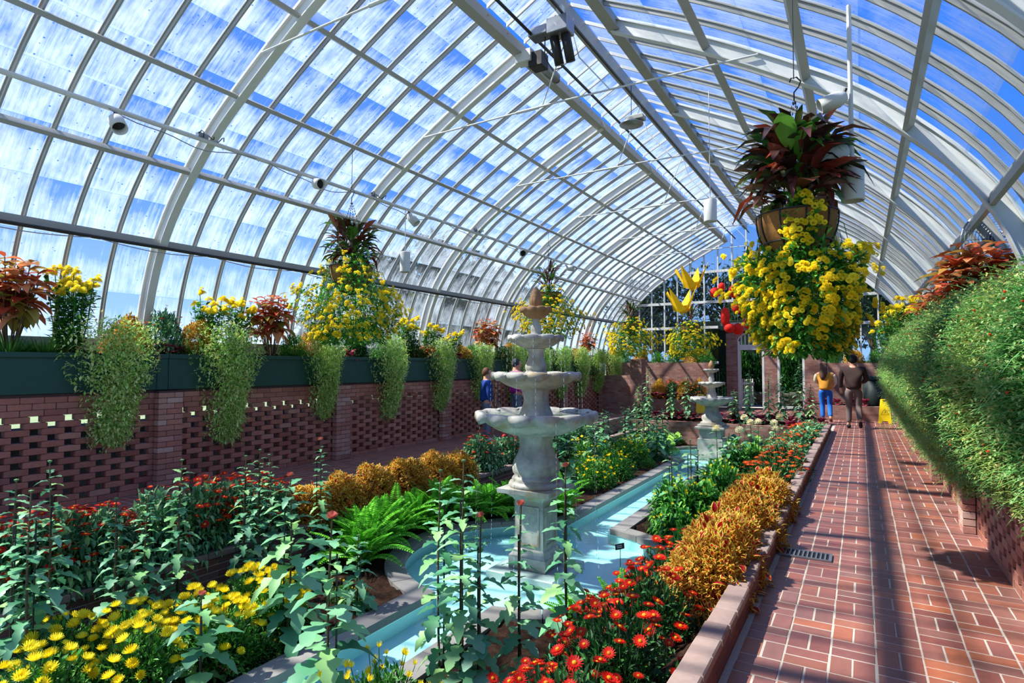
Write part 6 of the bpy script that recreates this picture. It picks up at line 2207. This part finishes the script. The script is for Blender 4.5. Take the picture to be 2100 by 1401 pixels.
# right planter: red copperleaf and golden flowers
P = at(2000, 500, 0, 1.0)
copperleaf((1.0, P[1], 1.66), P[2] - 1.66, 18, 13, 0.24, 'large red copperleaf plant above the path beneath the round fan', 'copperleaf plants above the path', 21)
P = at(1925, 590, 0, 1.0)
copperleaf((1.0, P[1], 1.66), P[2] - 1.66, 14, 11, 0.24, 'smaller reddish copperleaf plant above the path beside golden flowers', 'copperleaf plants above the path', 22)
P = at(2085, 560, 0, 1.0)
copperleaf((1.0, P[1], 1.66), P[2] - 1.66, 9, 10, 0.18, 'green-gold copperleaf plant above the path nearest the picture edge', 'copperleaf plants above the path', 23)
for i, (px, py, X) in enumerate(((1880, 612, 0.80), (1856, 630, 0.76), (1842, 645, 0.70), (1826, 665, 0.62))):
    P = at(px, py, 0, X)
    golden((X, min(17.9 - i * 0.5, P[1]), 1.64), max(0.4, P[2] - 1.64), 20, 'golden flowering plant above the path, %s from the copperleaf' % ordn(i), 'golden flowers above the path', 40 + i, 0.42)


# ------------------------------------------------------------------ hanging baskets
def bare(a, t, a0):
    """Where the bowl shows: high on the sides, away from the stream of growth over its front."""
    return (t < 0.36) & (np.cos(a - a0) < 0.93) & (np.cos(a - a0) > -0.5)


def basket_foliage(seed, n, leaf, R, D, a0, drift=0.0):
    """Leafy skirt hanging round the bowl: radius R, depth D, z from 0.1 to -D."""
    r_ = np.random.default_rng(seed)
    t = r_.uniform(0, 1, n)
    rad = R * (0.52 + 0.62 * np.sin(np.pi * np.minimum(1, 0.12 + 0.72 * t)) ** 1.2 - 0.35 * np.maximum(0, t - 0.75)) * r_.uniform(0.5, 1.05, n)
    a = r_.uniform(0, 2 * math.pi, n)
    rad *= 1 + 0.15 * np.sin(3 * a + 4 * t + seed)
    ok = ~bare(a, t, a0)
    t, rad, a = t[ok], rad[ok], a[ok]
    n = len(t)
    pos = np.stack([rad * np.cos(a), rad * np.sin(a), 0.12 - (D + 0.12) * t], 1) + drift * t[:, None] * _rt
    ax = np.stack([np.cos(a), np.sin(a), 0.4 - 1.0 * t], 1) + r_.normal(0, 0.6, (n, 3))
    mb = MB().scatter(T_SMALL, pos, orient(ax), leaf * r_.uniform(0.6, 1.4, n), r_.uniform(0, 0.95, n))
    for k in range(90):
        j = r_.integers(n)
        p = pos[j]
        mb.tube([(0.2 * math.cos(a[j]), 0.2 * math.sin(a[j]), 0.0), tuple(p * [0.8, 0.8, 0.3] + [0, 0, 0.05]), tuple(p)], 0.003, 3, 0.3)
    return mb, pos, a


def hanging_basket(x, y, z, ztop, lab, R, D, n_leaf, nf, n_crot, crot_L, crot_h, seed, sep_f, sep_c, fs=1.0, drift=0.0):
    b = empty('hanging_basket', (x, y, z))
    tag(b, lab, 'hanging basket', 'hanging baskets of yellow flowers')
    rb, hb = 0.29, 0.40
    bowl = MB()
    prof = [(rb * (max(0, 1 - q ** 2.2)) ** 0.62, -hb * q) for q in np.linspace(0, 1, 10)]
    bowl.lathe(prof, 28)
    bowl.lathe([(rb, 0.0), (rb - 0.02, 0.0), (rb - 0.03, -0.05), (0.0, -0.05)], 28)
    liner = bowl.obj('coir_liner', MAT['coir'], b, True)
    wr = MB()
    t = np.linspace(0, 2 * math.pi, 29)
    for zz, rr in ((0.005, rb + 0.008), (-hb * 0.55, rb * 0.86)): wr.tube([(rr * math.cos(q), rr * math.sin(q), zz) for q in t], 0.007, 5, cap=False)
    for k in range(10):
        q = 2 * math.pi * k / 10
        wr.tube([((r_ + 0.007) * math.cos(q), (r_ + 0.007) * math.sin(q), zz) for r_, zz in prof], 0.006, 4)
    wr.obj('wire_frame', MAT['dark_metal'], b)
    hz = 0.95
    for k in range(4):
        q = 2 * math.pi * k / 4 + 0.5
        ch = MB()
        for j in range(26):
            u = j / 26
            c = np.array([rb * (1 - u) * math.cos(q), rb * (1 - u) * math.sin(q), hz * u])
            ch.ball(c, (0.006, 0.006, 0.016), 5)
        ch.obj('chain', MAT['dark_metal'], b)
    hk = MB()
    hk.tube([(0, 0, hz - 0.02), (0, 0, hz + 0.05), (0.035, 0, hz + 0.09), (0.05, 0, hz + 0.13), (0.02, 0, hz + 0.17), (-0.02, 0, hz + 0.17), (-0.03, 0, hz + 0.14)], 0.006, 6)
    hk.tube([(0, 0, hz + 0.16), (0, 0, ztop - z)], 0.004, 5)
    hk.obj('hook', MAT['dark_metal'], b)
    mb, pos, ang = basket_foliage(seed, int(n_leaf * 2.2), 0.062, R, D, math.atan2(-y, -x) + 0.1, drift)
    mb.obj('foliage', MAT['leaf_basket'], b, kind='stuff')
    r_ = np.random.default_rng(seed + 5)
    t = r_.uniform(0, 1, nf) ** 0.8
    rad = R * (0.55 + 0.66 * np.sin(np.pi * np.minimum(1, 0.12 + 0.72 * t)) ** 1.2 - 0.35 * np.maximum(0, t - 0.75)) * r_.uniform(0.82, 1.12, nf) * np.where(r_.random(nf) > 0.88, r_.uniform(1.05, 1.4, nf), 1.0)
    a = r_.uniform(0, 2 * math.pi, nf)
    rad *= 1 + 0.15 * np.sin(3 * a + 4 * t + seed)
    ok = ~bare(a, t, math.atan2(-y, -x) + 0.1)
    t, rad, a = t[ok], rad[ok], a[ok]
    nf = len(t)
    pf_ = np.stack([rad * np.cos(a), rad * np.sin(a), 0.14 - (D + 0.10) * t], 1) + drift * t[:, None] * _rt
    nr = np.stack([np.cos(a), np.sin(a), 0.5 + 0 * a], 1)
    if sep_f: flower_parts(b, F_POM, pf_[:290], nr[:290], fs * r_.uniform(0.8, 1.35, len(pf_[:290])))
    pf_, nr = pf_[290 if sep_f else 0:], nr[290 if sep_f else 0:]
    nf = len(pf_)
    if nf:
        me = F_POM[0]
        vv = np.empty(len(me.vertices) * 3); me.vertices.foreach_get('co', vv)
        ff = [tuple(p.vertices) for p in me.polygons]
        tt = np.empty(len(me.polygons)); me.attributes['tint'].data.foreach_get('value', tt)
        zz = nr / np.linalg.norm(nr, axis=1)[:, None]
        MB().scatter((vv.reshape(-1, 3), ff, tt), pf_, orient(np.cross(zz, [0.3, 1, 0.1]), zz), fs * r_.uniform(0.8, 1.35, nf), np.zeros(nf)).obj('flowers', me.materials[0], b, kind='stuff')
    # croton rising from the bowl
    st, cm = MB(), MB()
    for k in range(9):
        q = 2.399 * k
        st.tube([(0, 0, -0.05), (0.06 * math.cos(q), 0.06 * math.sin(q), crot_h * 0.4), (0.15 * math.cos(q), 0.15 * math.sin(q), crot_h * 0.8)], 0.008, 5)
    st.obj('croton_stems', MAT['stem_brown'], b, kind='stuff')
    for k in range(n_crot):
        q = 2.399 * k + r_.uniform(-0.2, 0.2)
        u = r_.uniform(0.15, 1.0)
        w_ = r_.uniform(0.05, 0.24)
        p = np.array([w_ * math.cos(q), w_ * math.sin(q), crot_h * (0.05 + 0.8 * u)])
        el = r_.uniform(-0.5, 0.5) + 0.7 * u
        ax = np.array([math.cos(q) * math.cos(el), math.sin(q) * math.cos(el), math.sin(el)])
        s = crot_L * r_.uniform(0.7, 1.2)
        R3 = orient([ax])[0]
        if sep_c: inst('croton_leaf', L_CROTON[k % 3], b, M=M4(R3, p, s))
        else: cm.scatter(T_STRAP, p[None], R3[None], s, np.array([r_.random()]))
    if not sep_c: cm.obj('croton_foliage', MAT['leaf_croton'], b, kind='stuff')


# positions follow the purlins they hang from
hanging_basket(-6.2, 6.0, 2.93, 4.62, 'basket with dark croton over yellow flowers, hanging left of the fountain', 0.58, 1.08, 3000, 520, 170, 0.24, 0.62, 1, True, True, 1.0)
hanging_basket(-0.42, 5.15, 2.73, 4.62, 'largest hanging basket, big croton above a mass of yellow flowers over the path', 0.36, 1.10, 4000, 600, 230, 0.29, 0.72, 2, True, True, 1.12, 0.07)
hanging_basket(-6.2, at(1125, 600, 0, -6.2)[1], 3.2, 4.62, 'hanging basket of croton and yellow flowers behind the fountain top', 0.62, 1.05, 1800, 420, 110, 0.24, 0.62, 3, False, False, 1.1)
P = at(1293, 662, 0, -6.2)
hanging_basket(-6.2, P[1], P[2], 4.62, 'hanging basket of dark croton and yellow flowers left of the paper cranes', 0.62, 1.05, 1600, 420, 110, 0.26, 0.62, 4, False, False, 1.2)
P = at(1415, 668, 1, 18.0)
hanging_basket(P[0], P[1], P[2], 4.9, 'hanging basket of yellow flowers just below the yellow paper cranes', 0.55, 0.95, 1500, 400, 100, 0.26, 0.62, 5, False, False, 1.2)
P = at(1722, 690, 0, -0.36)

# ------------------------------------------------------------------ greenery behind the arches and trees outside
for i, (x, y, r, h, kd) in enumerate(((-3.7, 26.0, 0.7, 1.9, 'dark'), (-2.9, 26.2, 0.8, 2.3, 'green'), (-2.1, 26.0, 0.7, 2.0, 'dark'), (-1.4, 26.1, 0.7, 2.2, 'green'), (-4.4, 25.6, 0.7, 2.2, 'green'), (-3.2, 27, 0.9, 2.6, 'dark'), (-1.9, 27, 0.9, 2.6, 'dark'))):
    bush('tropical_shrub', (x, y, 0.0), r, r, h, kd, 'large dark green tropical shrub in the room behind the arches, %s of seven' % ordn(i), 'shrub', 'greenery behind the arches', seed=i)


def tree(loc, r, h, n, lab, seed):
    t = empty('tree', loc); tag(t, lab, 'tree', 'trees outside the glass')
    r_ = np.random.default_rng(seed)
    b = MB(); b.tube([(0, 0, -0.1), (0.1, 0, h * 0.35), (0.0, 0.1, h * 0.75)], [0.2, 0.15, 0.06], 8)
    for k in range(9):
        d = dirs(1, 0.1, r_)[0]
        b.tube([(0.05, 0, h * 0.35), tuple(np.array([0, 0, h * 0.45]) + d * r * 0.4), tuple(np.array([0, 0, h * 0.55]) + d * r * 0.85)], [0.07, 0.05, 0.02], 5)
    b.obj('trunk', MAT['bark'], t)
    cl = dirs(26, -0.6, r_) * r_.uniform(0.3, 1, (26, 1)) * [r, r, h * 0.42]
    c = cl[r_.integers(0, 26, n)] + r_.normal(0, r * 0.16, (n, 3)) + [0, 0, h * 0.62]
    MB().scatter(T_SMALL, c, orient(r_.normal(0, 1, (n, 3))), r_.uniform(0.2, 0.5, n), r_.uniform(0, 0.95, n)).obj('foliage', MAT['leaf_tree'], t, kind='stuff')


for i, (x, y, r, h, lab) in enumerate(((-12.0, 15.0, 1.9, 5.4, 'dark tree seen through the left glass between basket and fountain'), (-12.5, 19.5, 2.4, 6.0, 'dark tree outside the left glass behind the fountain'), (-11.5, 11.6, 1.3, 4.6, 'smaller dark tree outside the left glass nearer the camera'),
                                       (-5.5, 36, 3.2, 8.0, 'tall dark tree beyond the glazed end wall, left of centre'), (0.5, 37, 3.2, 8.0, 'tall dark tree beyond the glazed end wall, right of centre'), (-10, 33, 2.6, 7.0, 'dark tree beyond the far left corner of the hall'), (-2.5, 40, 3.4, 9, 'tallest dark tree beyond the middle of the end wall'))):
    tree((x, y, -0.35), r, h, 5200, lab, i)

# ------------------------------------------------------------------ count the look-alikes of a group from left to right as they stand
for grp, text in {
        'yellow buds at the near channel': 'loose yellow budding chrysanthemum right of the near channel, %s from the left',
        'yellow bushes left of the channel': 'bright yellow daisy bush in the sunken bed, %s from the left',
        'yellow bushes beside the far channel': 'yellow chrysanthemum bush beyond the fountain, left of the channel, %s from left',
        'cushions beyond the fountain': 'low round green cushion plant beyond the fountain, %s from the left',
        'cushions by the near coping': 'low budding green cushion plant by the near coping, %s from the left',
        'staked plants beyond the fountain': 'tall staked chrysanthemum beyond the fountain, left of the channel, %s from left',
        'staked plants right of the channel': 'staked chrysanthemum right of the far channel, %s from the left',
        'leafy bushes right of the channel': 'leafy chrysanthemum with sparse yellow buds right of the channel, %s from left',
        'coral bells at the kerb corner': 'dark red coral bells at the far kerb corner, %s from the left',
        'ornamental cabbages by the far pool': 'leafy green ornamental cabbage left of the far pool, %s from the left',
        'ornamental cabbages right of the far pool': 'blue green ornamental cabbage right of the far pool, %s from the left',
        'greenery behind the arches': 'large dark green tropical shrub behind the arches, %s from the left',
        'ferns by the pool': 'bright green fern between pool and brick terrace, %s from the left',
        'ferns on the kerb side': 'bright green fern on the kerb side of the pool, %s from the left',
        'grass tufts in the left planters': 'low tuft of fine green grass in the left planter, %s from the left'}.items():
    ms = [o for o in scene.objects if o.parent is None and o.get('group') == grp]

    def across(o):
        d = np.array(o.location) - EYE
        return (d @ _rt) / (d @ _fw)
    for i, o in enumerate(sorted(ms, key=across)): o['label'] = text % ordn(i)
